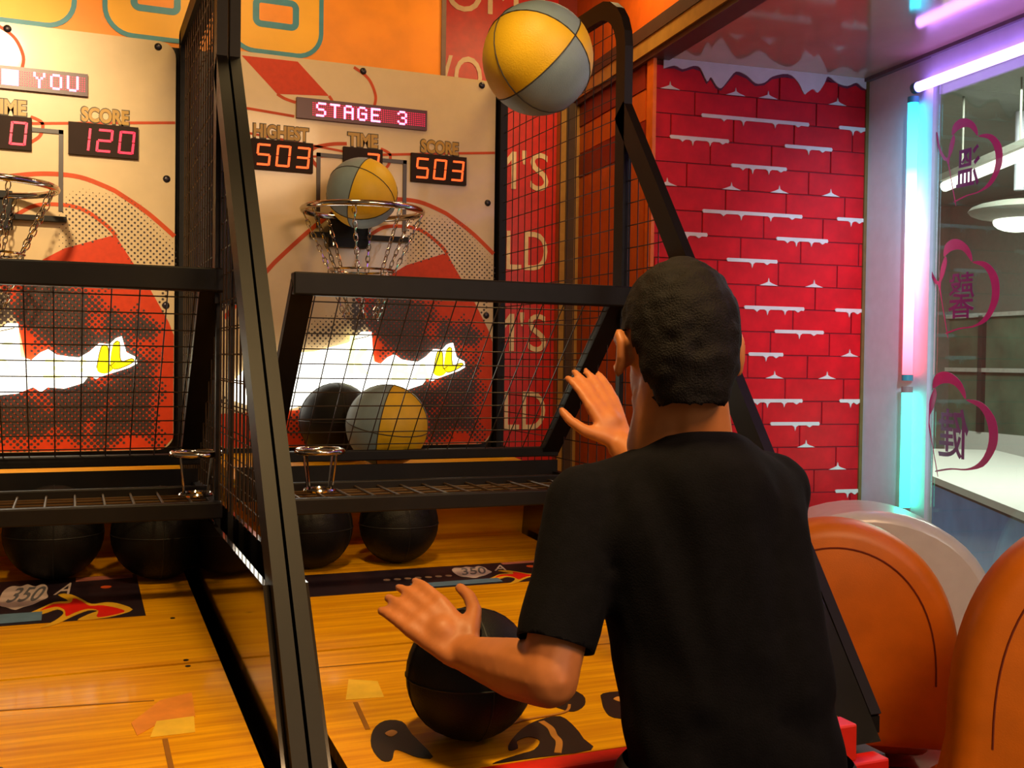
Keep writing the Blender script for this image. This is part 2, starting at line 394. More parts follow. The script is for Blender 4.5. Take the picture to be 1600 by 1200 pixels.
for k, items in enumerate([
    [('c', .055), ('c', .30), ('c', .425), ('c', .70)],
    [('d', .175, .585), ('d', .71, .82)],
    [('d', .06, .275), ('d', .495, .68)],
    [('d', .29, .50)],
    [('c', .05), ('c', .29), ('c', .475), ('c', .68)],
    [('d', .185, .565), ('d', .71, .82)],
    [('d', .05, .20), ('d', .47, .67)],
    [('d', .28, .47)],
    [('c', .10), ('c', .44), ('c', .62)],
    [('d', .35, .58), ('d', .71, .82)],
    [('d', .47, .66)],
    [('d', .37, .50), ('c', .77)],
    [('c', .47), ('c', .68)],
    [('d', .36, .58), ('d', .735, .82)],
    [('d', .46, .65)],
    [('c', .60)],
    [('c', .73)],
    [('d', .725, .82)],
    [('d', .52, .66)], [('c', .64)], []]):
    z = rowz(k)
    for it in items:
        if it[0] == 'c': cap(it[1], z)
        else: drip(it[1], it[2], z, D3 if it[2] - it[1] > .2 else ((.5, .018), (.8, .006)))

# right wall: pilaster, header, glass, sill
pw = MB(); rbox(pw, AW, AW + .02, -.345, .02, 0, 2.6); wall_right = struct(pw.build('wall_right', pilm))
m_ = MB(); rbox(m_, AW - .012, AW, -.012, .0, 0, 2.6); m_.build('corner_bead', mat('olive corner bead', (110, 84, 40), .5), wall_right)
m_ = MB(); rbox(m_, AW - .006, AW + .03, -3.4, -.345, 2.50, 2.6); m_.build('window_header', pilm, wall_right)
m_ = MB(); rbox(m_, AW - .02, AW, -3.4, .0, 2.588, 2.602); m_.build('ceiling_bead', mat('grey ceiling bead', (96, 84, 92), .5), wall_right)
m_ = MB(); rbox(m_, AW, AW + .03, -3.4, -.345, 0, .94); m_.build('sill_wall', purp, wall_right)
gl = MB(); rbox(gl, AW + .012, AW + .018, -3.4, -.345, .94, 2.5); win = struct(gl.build('window_1', glassm))
m_ = MB(); rbox(m_, AW + .0, AW + .03, -.352, -.345, .94, 2.5); m_.build('window_jamb', pilm, win)

# neon tubes
def neon(label, m, p, q, r, capm):
    o = empty('neon_tube', (Vector(p) + Vector(q)) / 2, label, 'neon light', 'neon tubes round the window')
    P, Qv = Vector(p), Vector(q); d = (Qv - P).normalized()
    t = MB(); t.cyl(P + d * .012, Qv - d * .012, r, 14); t.build('lit_tube', m, o, True)
    for s_, e in ((P, 1), (Qv, -1)):
        t = MB(); t.cyl(s_, s_ + d * e * .02, r * 1.12, 14); t.build('end_cap', capm, o, True)
    return o
capc = mat('tinted tube cap', (60, 150, 170), .3, var=.05); capg = mat('grey tube cap', (150, 130, 130), .3)
NB = -.292
neon('tall neon tube fading from cyan to red beside the window', neon_mat('neon cyan to red', [(0, (255, 60, 70)), (.22, (255, 110, 140)), (.42, (255, 190, 220)), (.55, (220, 230, 255)), (.75, (70, 215, 255)), (1, (30, 200, 255))], 7, 2, -.47, .47), rm(AW - .03, NB, 1.535), rm(AW - .03, NB, 2.468), .0165, capc)
neon('short green neon tube at the foot of the window pilaster', neon_mat('neon green', [(0, (40, 255, 200)), (1, (60, 245, 215))], 7, 2, -.2, .2), rm(AW - .03, NB, 1.095), rm(AW - .03, NB, 1.515), .0165, capg)
neon('violet white neon tube running along the top of the window', neon_mat('neon violet', [(0, (205, 160, 255)), (1, (180, 130, 255))], 9, 1, -1, 1), rm(AW - .03, NB - .005, 2.495), rm(AW - .03, -3.2, 2.495), .0165, capc)

# heart stickers on the glass (mirrored characters, read from the mall side)
def heart(label, ch, b0, b1, z0, z1):
    pc = rm(AW + .010, (b0 + b1) / 2, (z0 + z1) / 2)
    o = empty('heart_sticker', pc, label, 'sticker', 'heart stickers on the window')
    org = rm(AW + .011, b0, z0); ax = -EY * (b0 - b1); ay = Z * (z1 - z0); az = -EX * .0012
    q = lambda pts: [((a - 870) / 540, (690 - b) / 600) for a, b in pts]
    for nm, pts in (('ribbon', [(868, 140), (880, 230), (905, 300), (940, 360), (975, 400), (1040, 688), (1046, 692), (985, 400), (1010, 310), (1030, 230), (1015, 190), (985, 260), (970, 350), (925, 300), (895, 230), (876, 140)]),
                    ('left_lobe', [(1005, 190), (1012, 120), (1060, 88), (1120, 95), (1180, 140), (1212, 200), (1215, 245), (1190, 215), (1150, 170), (1100, 155), (1050, 165)]),
                    ('right_lobe', [(1218, 250), (1290, 250), (1350, 285), (1400, 360), (1412, 460), (1390, 540), (1330, 625), (1230, 660), (1140, 668), (1042, 694), (1040, 686), (1130, 660), (1230, 650), (1300, 610), (1345, 540), (1362, 450), (1345, 360), (1300, 290)])):
        t = MB(); t.prism(smooth_poly(q(pts), 3), org, ax, ay, az); t.build(nm, stkred, o)
    t = MB(); text_on(t, ch, (.33, .68, .15, .64), org, ax, ay, az, .009 if ch != '馨' else .003, 1, True); t.build('character', stkdark, o)
heart('topmost pink heart sticker on the window under the violet tube', '溫', -.36, -.655, 2.105, 2.36)
heart('middle pink heart sticker on the window glass', '馨', -.325, -.655, 1.69, 1.985)
heart('lowest pink heart sticker on the window beside green tube', '健', -.272, -.662, 1.245, 1.565)

# the mall beyond the glass
m_ = MB(); m_.obox(rm(4.4, 0, -.03), EX * 3.45, EY * 6, Z * .03); struct(m_.build('floor', mallfloor))
m_ = MB(); m_.obox(rm(4.4, 0, 3.25), EX * 3.45, EY * 6, Z * .03); struct(m_.build('ceiling', mallceil))
mw = MB(); rbox(mw, 6.0, 6.1, -6, 6, 2.1, 3.25); mwall = struct(mw.build('wall_far', mallwall))
m_ = MB(); rbox(m_, 6.02, 6.1, -6, 6, 0.95, 2.1); m_.build('shop_glass', shopm, mwall)
m_ = MB(); rbox(m_, 5.99, 6.1, -6, 6, 0, .95); m_.build('white_dado', kioskm, mwall)
for z_ in (1.56, 2.1): m_ = MB(); rbox(m_, 5.97, 6.02, -6, 6, z_ - .02, z_ + .02); m_.build('rail', linem, mwall)
for b_ in (3.2, 4.6, 5.4): m_ = MB(); rbox(m_, 5.97, 6.02, b_ - .03, b_ + .03, .95, 2.1); m_.build('shopfront_post', mat('dark post', (60, 66, 60), .4), mwall)
for i_, (b_, z_) in enumerate(((4.35, 1.86), (4.15, 1.87), (4.55, 1.62))):
    m_ = MB(); m_.tube([rm(5.95, b_ + .07 * math.cos(t_ * .7), z_ + .05 * math.sin(t_ * .7)) for t_ in range(8)], .014, 6); m_.build('blue_sign_ring', lampb, mwall)
m_ = MB(); rbox(m_, .95, 7.8, 5.9, 6, 0, 3.25); struct(m_.build('wall_end', mallwall))
def lamp(name, label, parts, loc, grp='mall ceiling lamps'):
    o = empty(name, loc, label, 'lamp', grp)
    for nm, mb, mt in parts: mb.build(nm, mt, o, True)
c_ = rm(3.6, 2.32, 2.52)
s_ = MB(); s_.sphere(c_, .15, 24, 10, (1, 1, .45)); h_ = MB(); h_.sphere(c_ + Z * .07, .30, 24, 10, (1, 1, .22)); st_ = MB(); st_.cyl(c_ + Z * .2, Vector((c_.x, c_.y, 3.22)), .03)
lamp('dome_lamp', 'round glowing dome lamp hanging from the mall ceiling', [('glowing_bowl', s_, lampw), ('grey_shade', h_, mallceil), ('stem', st_, pilm)], c_)
def bar(label, p, q, r=.03):
    p, q = Vector(p), Vector(q); t = MB(); t.cyl(p, q, r, 10); d = (q - p).normalized(); hz = MB(); hz.obox((p + q) / 2 + Z * (r + .02), d * (q - p).length / 2, d.cross(Z).normalized() * r * 1.3, Z * .02)
    hs_ = []
    for k in (.2, .8): w_ = MB(); w_.cyl(p.lerp(q, k) + Z * (r + .03), Vector((p.lerp(q, k).x, p.lerp(q, k).y, 3.22)), .006, 6); hs_.append(('hanger', w_, mallceil))
    lamp('strip_lamp', label, [('glowing_tube', t, lampw), ('housing', hz, mallceil)] + hs_, (p + q) / 2)
bar('slanting white bar added for the light streak across the topmost heart sticker', rm(3.0, 2.28, 2.70), rm(3.0, 1.5, 2.80), .032)  # added glowing bar, plays a tube's reflection streak on the pane
bar('small white strip lamp under the dome lamp', rm(4.5, 3.05, 2.27), rm(4.5, 2.3, 2.245), .04)
bar('lowest thin white strip lamp above the dark shopfront', rm(5.2, 3.25, 2.235), rm(5.2, 2.3, 2.235), .022)
# white kiosk
k0, k1 = Vector((4.21, 1.966, 0)), Vector((3.2, .2, 0)); kd = (k1 - k0).normalized(); kn = Vector((-kd.y, kd.x, 0)); kn = kn if kn.x > 0 else -kn
k0 -= kd * 2.2
kc = (k0 + k1) / 2; kl = (k1 - k0).length / 2
kio = empty('kiosk_counter', kc + kn * .4, 'long white counter standing in the mall beyond the window', 'counter')
m_ = MB(); m_.obox(kc + kn * .55 + Z * .88, kd * kl, kn * .55, Z * .02); m_.build('counter_top', kioskm, kio)
m_ = MB(); m_.obox(kc + kn * .56 + Z * .43, kd * (kl - .02), kn * .5, Z * .43); m_.build('counter_body', kioskf, kio)
m_ = MB(); m_.obox(kc + kn * .055 + Z * .845, kd * (kl - .01), kn * .015, Z * .015); m_.build('dark_edge', darkb, kio)
m_ = MB(); m_.obox(kc + kd * (kl - .04) + kn * .3 + Z * .53, kd * .04, kn * .3, Z * .53); m_.build('end_panel', kioskm, kio)

# ------------------------------------------------------------------ basketball machines
FONT5 = {'S': '01111 10000 10000 01110 00001 00001 11110', 'T': '11111 00100 00100 00100 00100 00100 00100', 'A': '01110 10001 10001 11111 10001 10001 10001', 'G': '01110 10001 10000 10111 10001 10001 01110',
         'E': '11111 10000 10000 11110 10000 10000 11111', '3': '01110 10001 00001 00110 00001 10001 01110', 'Y': '10001 10001 01010 00100 00100 00100 00100', 'O': '01110 10001 10001 10001 10001 10001 01110', 'U': '10001 10001 10001 10001 10001 10001 01110', ' ': '00000 ' * 7}
SEG = {'0': 'abcdef', '1': 'bc', '2': 'abged', '3': 'abgcd', '5': 'afgcd', '7': 'abc'}
def digit(mb, ch, x, z, w, h, y, sh=.006):
    t = w * .15; g = .0015
    def q(u0, u1, v0, v1):
        k = lambda v: sh * (v / h)
        mb.prism([(x + u0 + k(v0), z + v0), (x + u1 + k(v0), z + v0), (x + u1 + k(v1), z + v1), (x + u0 + k(v1), z + v1)], (0, y, 0), X, Z, -Y * .0015)
    for s in SEG[ch]:
        {'a': lambda: q(t * .6, w - t * .6, h - t, h), 'd': lambda: q(t * .6, w - t * .6, 0, t), 'g': lambda: q(t * .6, w - t * .6, h / 2 - t / 2, h / 2 + t / 2),
         'b': lambda: q(w - t, w, h / 2 + g, h - g), 'c': lambda: q(w - t, w, g, h / 2 - g), 'f': lambda: q(0, t, h / 2 + g, h - g), 'e': lambda: q(0, t, g, h / 2 - g)}[s]()
def fbm(x, z, s=1.0):
    return noise.noise(Vector((x * s, z * s, 3.1)))
def segdist(p, a, b):
    p, a, b = Vector(p), Vector(a), Vector(b); d = b - a; t = max(0, min(1, (p - a).dot(d) / d.length_squared)); return (p - a - d * t).length

def machine(ox, label, score, time_, high, led, segm, cup_x, sticker, who):
    root = empty('basketball_arcade_machine', (ox, -.9, 0), label, 'arcade machine', 'basketball arcade machines')
    O = Vector((ox, 0, 0))
    P = lambda x, y, z: Vector((x + ox, y, z))
    def bx(mb, x0, x1, y0, y1, z0, z1): return mb.box(x0 + ox, x1 + ox, y0, y1, z0, z1)
    PL = lambda y: dict(org=(ox, y, 0), ax=X, ay=Z, az=-Y * .0006)
    # backboard and its print
    b = MB(); b.prism(rrect(-.45, .45, 1.305, 2.505, .045), (ox, .018, 0), X, Z, -Y * .018); bd = b.build('backboard', boardm, root)
    def pr(nm, polys, m, y, thick=.0006, kind=None):
        t = MB()
        for p in polys: t.prism(p, (ox, y, 0), X, Z, -Y * thick)
        return t.build(nm, m, bd, kind=kind)
    orange = [(.148, 1.885), (.285, 1.932), (.318, 1.878), (.378, 1.785), (.435, 1.682), (.449, 1.645), (.449, 1.34), (.42, 1.307), (-.42, 1.307), (-.449, 1.34), (-.449, 1.41), (-.2, 1.42), (.05, 1.50), (.058, 1.525), (.03, 1.665), (-.003, 1.746), (-.039, 1.815), (.06, 1.83)]
    pr('red_print', [[(-.375, 2.492), (-.206, 2.4935), (-.108, 2.399), (-.268, 2.388)]], redp, 0); pr('red_print', [orange], redp, 0)
    t = MB()
    for pts, w in (([(-.268, 2.388), (-.244, 2.376), (-.211, 2.368)], .009), ([(-.108, 2.399), (-.098, 2.385), (-.095, 2.37)], .009), ([(-.03, 2.497), (.005, 2.477), (.026, 2.454), (.041, 2.415), (.038, 2.384)], .009),
                   ([(-.40, 2.338), (-.312, 2.332), (-.215, 2.325)], .008), ([(.06, 2.231), (.25, 2.251), (.449, 2.271)], .008), ([(-.449, 2.271), (-.06, 2.231)], .007),
                   ([(-.42, 1.70), (-.30, 1.84), (-.256, 1.889), (-.152, 1.989), (-.06, 2.058), (.023, 2.082), (.105, 2.094), (.189, 2.091), (.266, 2.066), (.301, 2.048), (.376, 1.999), (.449, 1.937)], .013),
                   ([(-.02, 1.93), (.021, 1.969), (.073, 2.002), (.135, 2.009), (.19, 2.002), (.234, 1.978), (.267, 1.952), (.288, 1.928)], .011),
                   ([(-.135, 2.17), (-.16, 2.20), (-.155, 2.232), (-.10, 2.25), (-.05, 2.256)], .011), ([(.06, 2.25), (.09, 2.235), (.085, 2.20), (.06, 2.178)], .009), ([(-.18, 2.205), (-.10, 2.212)], .007)):
        strip(t, band(pts, w), (ox, 0.0002, 0), X, Z, -Y * .0011)
    t.build('orange_line', orgl, bd)
    # halftone: dots shrink towards the fringe; denser printed figures over the red field
    t = MB(); st = .0088; y_ = -.0012
    figs = [(.10, 1.74, .10, .10), (.17, 1.66, .09, .13), (.27, 1.60, .09, .11), (.33, 1.50, .08, .16), (.20, 1.44, .14, .10), (.05, 1.40, .14, .08), (-.10, 1.38, .12, .06), (.28, 1.39, .12, .07), (-.02, 1.72, .04, .06), (.36, 1.66, .04, .05)]
    for i in range(104):
        for j in range(140):
            u = -.445 + i * st; v = 1.31 + j * st
            if (i + j) % 2: continue
            r_ = 0
            d1 = min(segdist((u, v), (.20, 1.985), (.30, 1.975)), segdist((u, v), (.30, 1.975), (.40, 1.865)))
            on_cream = not (v < 1.9 and u > -.05 and (u < .30 + (1.9 - v) * .62))
            if v > 1.85 and u > .135 and v > 1.885 + (u - .16) * .3 - max(0, u - .285) * 2.1:
                k = 1 - max(0, d1 - .04) / .045
                if u < .24 and v < 1.99: k = max(k, .95 - max(0, .20 - u) * 8)
                if k > 0: r_ = .0034 * min(1, k)
            d2 = min(segdist((u, v), (-.14, 1.655), (-.05, 1.69)), segdist((u, v), (-.05, 1.69), (.0, 1.735)))
            if d2 < .05 and v > 1.61 and u < .03: r_ = max(r_, .0042 * (1 - d2 / .05) + .001)
            if v < 1.84 and u > -.03 - max(0, 1.60 - v) * 3 and u < .43:
                k = 0
                for fx, fz, sx, sz in figs:
                    k = max(k, 1.32 - math.hypot((u - fx) / sx, (v - fz) / sz))
                k += .55 * fbm(u, v, 14) + .3 * fbm(u + 3, v, 34)
                if k > .12: r_ = max(r_, min(.0078, .0026 + .0066 * k))
            if r_ > .0008:
                c = [(u + r_ * math.cos(a * math.pi / 3), v + r_ * math.sin(a * math.pi / 3)) for a in range(6)]
                n = len(t.v); t.v += [(ox + p[0], y_ - .0004 * ((i * 7 + j * 3) % 5) / 5, p[1]) for p in c]; t.f.append(tuple(range(n, n + 6)))
    me = bpy.data.meshes.new('halftone_dots'); off = worldloc(bd); me.from_pydata([tuple(Vector(v) - off) for v in t.v], [], t.f); me.materials.append(dotm)
    o = bpy.data.objects.new('halftone_dots', me); COL.objects.link(o); o.parent = bd; o['kind'] = 'stuff'
    # square target and bolts
    t = MB(); y0 = -.0035
    for u0, u1, v0, v1 in ((-.145, -.133, 1.99, 2.220), (.133, .145, 1.99, 2.220), (-.145, .145, 2.208, 2.220)): t.prism([(u0, v0), (u1, v0), (u1, v1), (u0, v1)], (ox, y0 + .0035, 0), X, Z, -Y * .0045)
    t.build('target_square', framem, bd)
    for u, v in ((0, 2.488), (.426, 2.104), (.426, 1.732), (-.426, 2.104), (-.426, 1.732), (.40, 2.488), (-.40, 2.47)):
        t = MB(); t.sphere(P(u, 0, v), .011, 12, 8, (1, .6, 1)); t.build('bolt', boltm, bd, True)
    # score boxes with digits
    yb = -.012
    def box_(nm, u0, u1, v0, v1, digits, pitch, x0, m):
        t = MB(); bx(t, u0, u1, yb, -.0002, v0, v1); o = t.build(nm, panelm, root)
        for k, ch in enumerate(digits):
            if ch == ' ': continue
            t = MB(); digit(t, ch, ox + x0 + k * pitch, 2.157, .044, .069, yb); t.build('digit', m, o)
        return o
    box_('score_display', .158, .346, 2.1535, 2.245, '', 0, 0, segm)
    sd = [o for o in root.children if o.name.startswith('score_display')][0]
    for k, ch in enumerate(score): t = MB(); digit(t, ch, ox + .1705 + k * .0595, 2.165, .043, .066, yb); t.build('digit', segm, sd)
    hd = box_('highest_display', -.346, -.158, 2.1535, 2.245, '', 0, 0, segm)
    for k, ch in enumerate(high): t = MB(); digit(t, ch, ox - .3335 + k * .0595, 2.165, .043, .066, yb); t.build('digit', segm, hd)
    td = box_('time_display', -.063, .063, 2.1535, 2.245, '', 0, 0, segm)
    for k, ch in enumerate(time_):
        if ch != ' ': t = MB(); digit(t, ch, ox - .052 + k * .057, 2.165, .043, .066, yb); t.build('digit', segm, td)
    for wd, u0, u1 in (('HIGHEST', -.338, -.171), ('TIME', -.047, .049), ('SCORE', .192, .32)):
        t = MB(); text_on(t, wd, (u0, u1, 2.250, 2.292), (ox, -.001, 0), X, Z, -Y, .045, .002); w0 = t.build('caption', goldt, root)
        t = MB(); text_on(t, wd, (u0 - .003, u1 + .003, 2.247, 2.295), (ox, -.0003, 0), X, Z, -Y, .075, .001); t.build('caption_outline', outlt, w0)
    # dot matrix
    t = MB(); bx(t, -.21, .209, yb, -.0002, 2.320, 2.383); ld = t.build('matrix_display', ledpan, root)
    cw = .0062; cols = 66; x0 = -.206; z0 = 2.3298
    lit = MB(); dim = MB()
    def cell(mb, ci, ri, s=.0026):
        u = x0 + (ci + .5) * cw; v = z0 + (6 - ri + .5) * cw; mb.prism([(u - s, v - s), (u + s, v - s), (u + s, v + s), (u - s, v + s)], (ox, yb, 0), X, Z, -Y * .0008)
    onset = set()
    for (body, c0, blk) in led:
        if blk:
            for ci in range(c0, c0 + blk):
                for ri in range(7): onset.add((ci, ri))
        for k, ch in enumerate(body):
            rowsb = FONT5[ch].split()
            for ri in range(7):
                for ci in range(5):
                    if rowsb[ri][ci] == '1':
                        onset.add((c0 + k * 7 + ci, ri)); onset.add((c0 + k * 7 + ci + (1 if ci < 4 else 0), ri)) if False else None
    for ci in range(cols):
        for ri in range(7):
            if (ci, ri) in onset: cell(lit, ci, ri, .0030)
            elif ci > 6 or who == 'L': cell(dim, ci, ri, .0016)
    lit.build('lit_dots', ledpink, ld, kind='stuff'); dim.build('dim_dots', ledred, ld, kind='stuff')
    # glowing sign
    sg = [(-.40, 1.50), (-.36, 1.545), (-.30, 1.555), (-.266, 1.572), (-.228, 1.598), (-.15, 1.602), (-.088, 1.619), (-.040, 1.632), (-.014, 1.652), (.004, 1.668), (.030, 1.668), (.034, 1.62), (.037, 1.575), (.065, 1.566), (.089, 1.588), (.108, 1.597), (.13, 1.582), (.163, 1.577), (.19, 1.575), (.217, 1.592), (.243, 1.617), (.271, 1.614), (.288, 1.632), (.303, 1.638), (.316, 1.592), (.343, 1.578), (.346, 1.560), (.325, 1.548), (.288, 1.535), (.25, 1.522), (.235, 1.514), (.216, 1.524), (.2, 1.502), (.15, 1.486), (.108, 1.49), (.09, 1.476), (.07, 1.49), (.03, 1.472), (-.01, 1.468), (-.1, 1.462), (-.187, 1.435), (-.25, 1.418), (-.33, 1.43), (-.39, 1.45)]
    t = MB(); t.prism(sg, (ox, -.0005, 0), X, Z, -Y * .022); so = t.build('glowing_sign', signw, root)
    for ch, bxx, m in (('B', (.095, .155, 1.515, 1.572), signp), ('A', (.165, .225, 1.518, 1.575), signp), ('k', (-.045, .022, 1.535, 1.655), signp)):
        t = MB(); text_on(t, ch, bxx, (ox, -.0225, 0), X, Z, -Y, .03, .002, shear=.006); t.build('sign_letter', m, so)
    for pts in ([(.236, 1.545), (.248, 1.606), (.266, 1.606), (.270, 1.555), (.284, 1.562), (.286, 1.55), (.27, 1.533), (.25, 1.53)], [(.272, 1.556), (.280, 1.615), (.297, 1.622), (.301, 1.568), (.330, 1.574), (.337, 1.566), (.315, 1.552), (.285, 1.542)]):
        pp = smooth_poly(pts, 3)
        t = MB(); t.prism(pp, (ox, -.0225, 0), X, Z, -Y * .002); lo = t.build('sign_letter', signy, so)
    for pts in ([(.236, 1.545), (.248, 1.606), (.266, 1.606), (.270, 1.555), (.284, 1.562)], [(.280, 1.615), (.297, 1.622), (.301, 1.568), (.330, 1.574), (.337, 1.566), (.315, 1.552), (.285, 1.542), (.272, 1.556)], [(-.03, 1.642), (.004, 1.65), (.022, 1.655)]):
        t = MB(); strip(t, band(pts, .003, 3), (ox, -.0244, 0), X, Z, -Y * .0012)
        t.build('letter_outline', signo, so)
    # hoop
    hc = P(-.045, -.19, 2.022); RR = .176
    hoop = empty_part('hoop', root, hc)
    t = MB(); t.tube([hc + Vector((RR * math.cos(R(a * 9)), RR * math.sin(R(a * 9)), 0)) for a in range(40)], .0095, 10, True); t.build('rim', chrome, hoop, True)
    t = MB(); bx(t, -.105, .015, -.028, -.0005, 1.93, 2.035); t.obox(P(-.045, -.018, 2.02), (.045, 0, 0), (0, .02, 0), (0, 0, .006)); t.build('rim_bracket', black, hoop)
    t = MB(); bx(t, -.165, .155, -.03, -.0005, 1.958, 1.972); t.build('bracket_bar', black, hoop)
    rr2 = .098; zb = 1.845
    t = MB(); t.tube([hc + Vector((rr2 * math.cos(R(a * 15)), rr2 * math.sin(R(a * 15)), zb - 2.022)) for a in range(24)], .0035, 6, True); t.build('lower_chain_ring', chrome, hoop, True)
    NC = 8
    for k in range(NC):
        a = 2 * math.pi * (k + .5) / NC; t = MB(); p0 = hc + Vector((RR * math.cos(a), RR * math.sin(a), -.01)); p1 = hc + Vector((rr2 * math.cos(a), rr2 * math.sin(a), zb - 2.022))
        p2 = hc + Vector((.05 * math.cos(a + .3), .05 * math.sin(a + .3), -.32))
        L_ = [p0.lerp(p1, i / 9) for i in range(10)] + [p1.lerp(p2, i / 8) for i in range(1, 9)]
        for i in range(len(L_) - 1):
            c = (L_[i] + L_[i + 1]) / 2; d = (L_[i + 1] - L_[i]); ln = d.length * .68; d.normalize(); s1 = d.cross(Vector((math.cos(a), math.sin(a), .2))).normalized()
            if i % 2: s1 = d.cross(s1).normalized()
            t.tube([c + d * ln * math.cos(q) + s1 * .0062 * math.sin(q) for q in [j * math.pi / 4 for j in range(8)]], .0017, 4, True)
        t.build('chain', chrome, hoop)
    # guard: frame sloping from a top bar back to the foot of the board
    GX0, GX1 = -.385, .478; gy0, gz0, gy1, gz1 = -.885, 1.752, -.455, 1.318
    gd = empty_part('guard', root, P(.05, gy1, gz1))
    t = MB(); t.obox(P((GX0 + GX1) / 2, gy0, gz0 - .002), ((GX1 - GX0) / 2, 0, 0), (0, .02, 0), (0, 0, .026)); t.build('top_bar', black, gd, bevel=.004)
    t = MB(); t.obox(P((GX0 + GX1) / 2, gy1, gz1), ((GX1 - GX0) / 2, 0, 0), (0, .016, 0), (0, 0, .014)); t.build('bottom_bar', black, gd, bevel=.003)
    for x in (GX0 + .024, GX1 - .024):
        t = MB(); t.tube([P(x, gy0, gz0), P(x, gy1, gz1)], .02, sq=(.026, .012)); t.build('side_bar', black, gd)
    t = MB(); n = int((GX1 - GX0) / .058)
    for i in range(1, n + 1): x = GX0 + .0 + i * (GX1 - GX0) / (n + 1); t.cyl(P(x, gy0, gz0), P(x, gy1, gz1), .0017, 5)
    for i in range(1, 12): k = i / 12; t.cyl(P(GX0 + .02, gy0 + (gy1 - gy0) * k, gz0 + (gz1 - gz0) * k - .0034), P(GX1 - .02, gy0 + (gy1 - gy0) * k, gz0 + (gz1 - gz0) * k - .0034), .0017, 5)
    t.build('wire_mesh', wirem, gd, kind='stuff')
    # shelf of rods with cup holder
    sz = 1.262; SX0, SX1 = -.42, .476
    sh = empty_part('shelf', root, P(.04, -.8, sz))
    t = MB(); bx(t, SX0, SX1, -.915, -.885, sz - .034, sz + .002); t.build('front_bar', black, sh, bevel=.003)
    t = MB(); bx(t, SX0, SX1, -.665, -.645, sz - .03, sz + .01); t.build('back_bar', black, sh, bevel=.003)
    for x in (SX0 + .01, SX1 - .01): t = MB(); bx(t, x - .012, x + .012, -.885, gy1, sz - .02, sz + .0); t.build('end_bar', black, sh, bevel=.002)
    t = MB(); nr = 15
    for i in range(1, nr): x = SX0 + (SX1 - SX0) * i / nr; t.cyl(P(x, -.886, sz - .003), P(x, -.664, sz - .003), .0028, 6)
    for y in (-.84, -.79, -.74, -.70): t.cyl(P(SX0, y, sz - .0075), P(SX1, y, sz - .0075), .0022, 5)
    t.build('rods', wiret, sh, kind='stuff')
    cx = cup_x; cc = P(cx, -.80, 1.362)
    cu_ = empty_part('cup_holder', root, P(cx, -.80, 1.268))
    t = MB(); t.tube([cc + Vector((.053 * math.cos(R(a * 15)), .053 * math.sin(R(a * 15)), 0)) for a in range(24)], .0075, 8, True); t.build('top_ring', chrome, cu_, True)
    t = MB(); t.tube([P(cx, -.80, 1.270) + Vector((.036 * math.cos(R(a * 15)), .036 * math.sin(R(a * 15)), 0)) for a in range(24)], .0045, 6, True); t.build('bottom_ring', chrome, cu_, True)
    for k in range(4): a = R(40 + 90 * k); t = MB(); t.cyl(cc + Vector((.050 * math.cos(a), .050 * math.sin(a), 0)), P(cx, -.80, 1.270) + Vector((.036 * math.cos(a), .036 * math.sin(a), 0)), .0028, 6); t.build('rod', chrome, cu_, True)
    # side frames
    for xs, sgn in ((-.5135, -1), (.4725, 1)):
        sf = empty_part('side_frame', root, P(xs, -.9, .95)); hw = .0115
        zt = 2.522
        pts = [P(xs, .02, zt), P(xs, -.70, zt)] + [P(xs, -.72 - .13 * math.sin(R(a)), zt - .13 + .13 * math.cos(R(a))) for a in range(10, 91, 16)] + [P(xs, -.85, 1.70)]
        t = MB(); t.tube(pts, .02, sq=(hw, .024)); t.build('hooped_post', black, sf)
        t = MB(); t.tube([P(xs, -.845, 2.235), P(xs, -1.80, .978 - .03)], .02, sq=(hw, .03)); t.build('slanted_bar', black, sf)
        t = MB(); bx(t, xs - hw, xs + hw, -.02, .03, 1.0, 2.54); t.build('rear_post', black, sf)
        t = MB(); bx(t, xs - .006, xs + .006, -.86, -.84, 1.0, 1.72); t.build('lower_post', black, sf)
        t = MB()
        ny = 15
        def zmax(y): return 2.50 if y > -.83 else 2.2 + (y + .865) * 1.318
        y = -.05
        while y > -1.66:
            zl = 1.26 if y > -1.6 else 1.2
            if zmax(y) > zl + .05: t.cyl(P(xs, y, zl), P(xs, y, zmax(y)), .0015, 4)
            y -= .052
        z = 1.30
        while z < 2.48:
            yl = -.84 if z > 2.2 else -.865 - (2.2 - z) / 1.318
            t.cyl(P(xs + .003, -.0, z), P(xs + .003, yl, z), .0015, 4); z += .0575
        t.build('wire_mesh', wiret if (who == 'L' and sgn > 0) else wirem, sf, kind='stuff')
        t = MB(); t.prism([(-1.80, .955), (-1.60, 1.22), (-.02, 1.22), (-.02, .955)], (xs - sgn * .017 - .005 + ox, 0, 0), Y, Z, X * .010); t.build('lower_panel', panelgl, sf)
        if sgn > 0 and who == 'R': t = MB(); t.prism([(-1.852, .928), (-1.60, 1.262), (-1.60, .928)], (xs - .105 + ox, 0, 0), Y, Z, X * .092); t.build('front_gusset', panelgl, sf)
        t = MB(); bx(t, xs - hw, xs + hw, -1.82, -.02, .93, .96); t.build('bottom_rail', black, sf)
    # cabinet behind and below, ramp
    t = MB(); bx(t, -.5155, .484, .032, .30, 0, 2.50); t.build('rear_cabinet', mat('black cabinet laminate', (30, 25, 22), .5), root)
    t = MB(); bx(t, -.52, .484, -1.84, -.02, .12, .90); t.build('lower_cabinet', mat('black cabinet laminate', (30, 25, 22), .5), root, bevel=.005)
    for x in (-.45, .42):
        for y in (-1.7, -.2): t = MB(); t.cyl(P(x, y, 0), P(x, y, .12), .035, 12); t.build('foot', black, root)
    dz = lambda y: .98 + .05 * (y + 1.85)
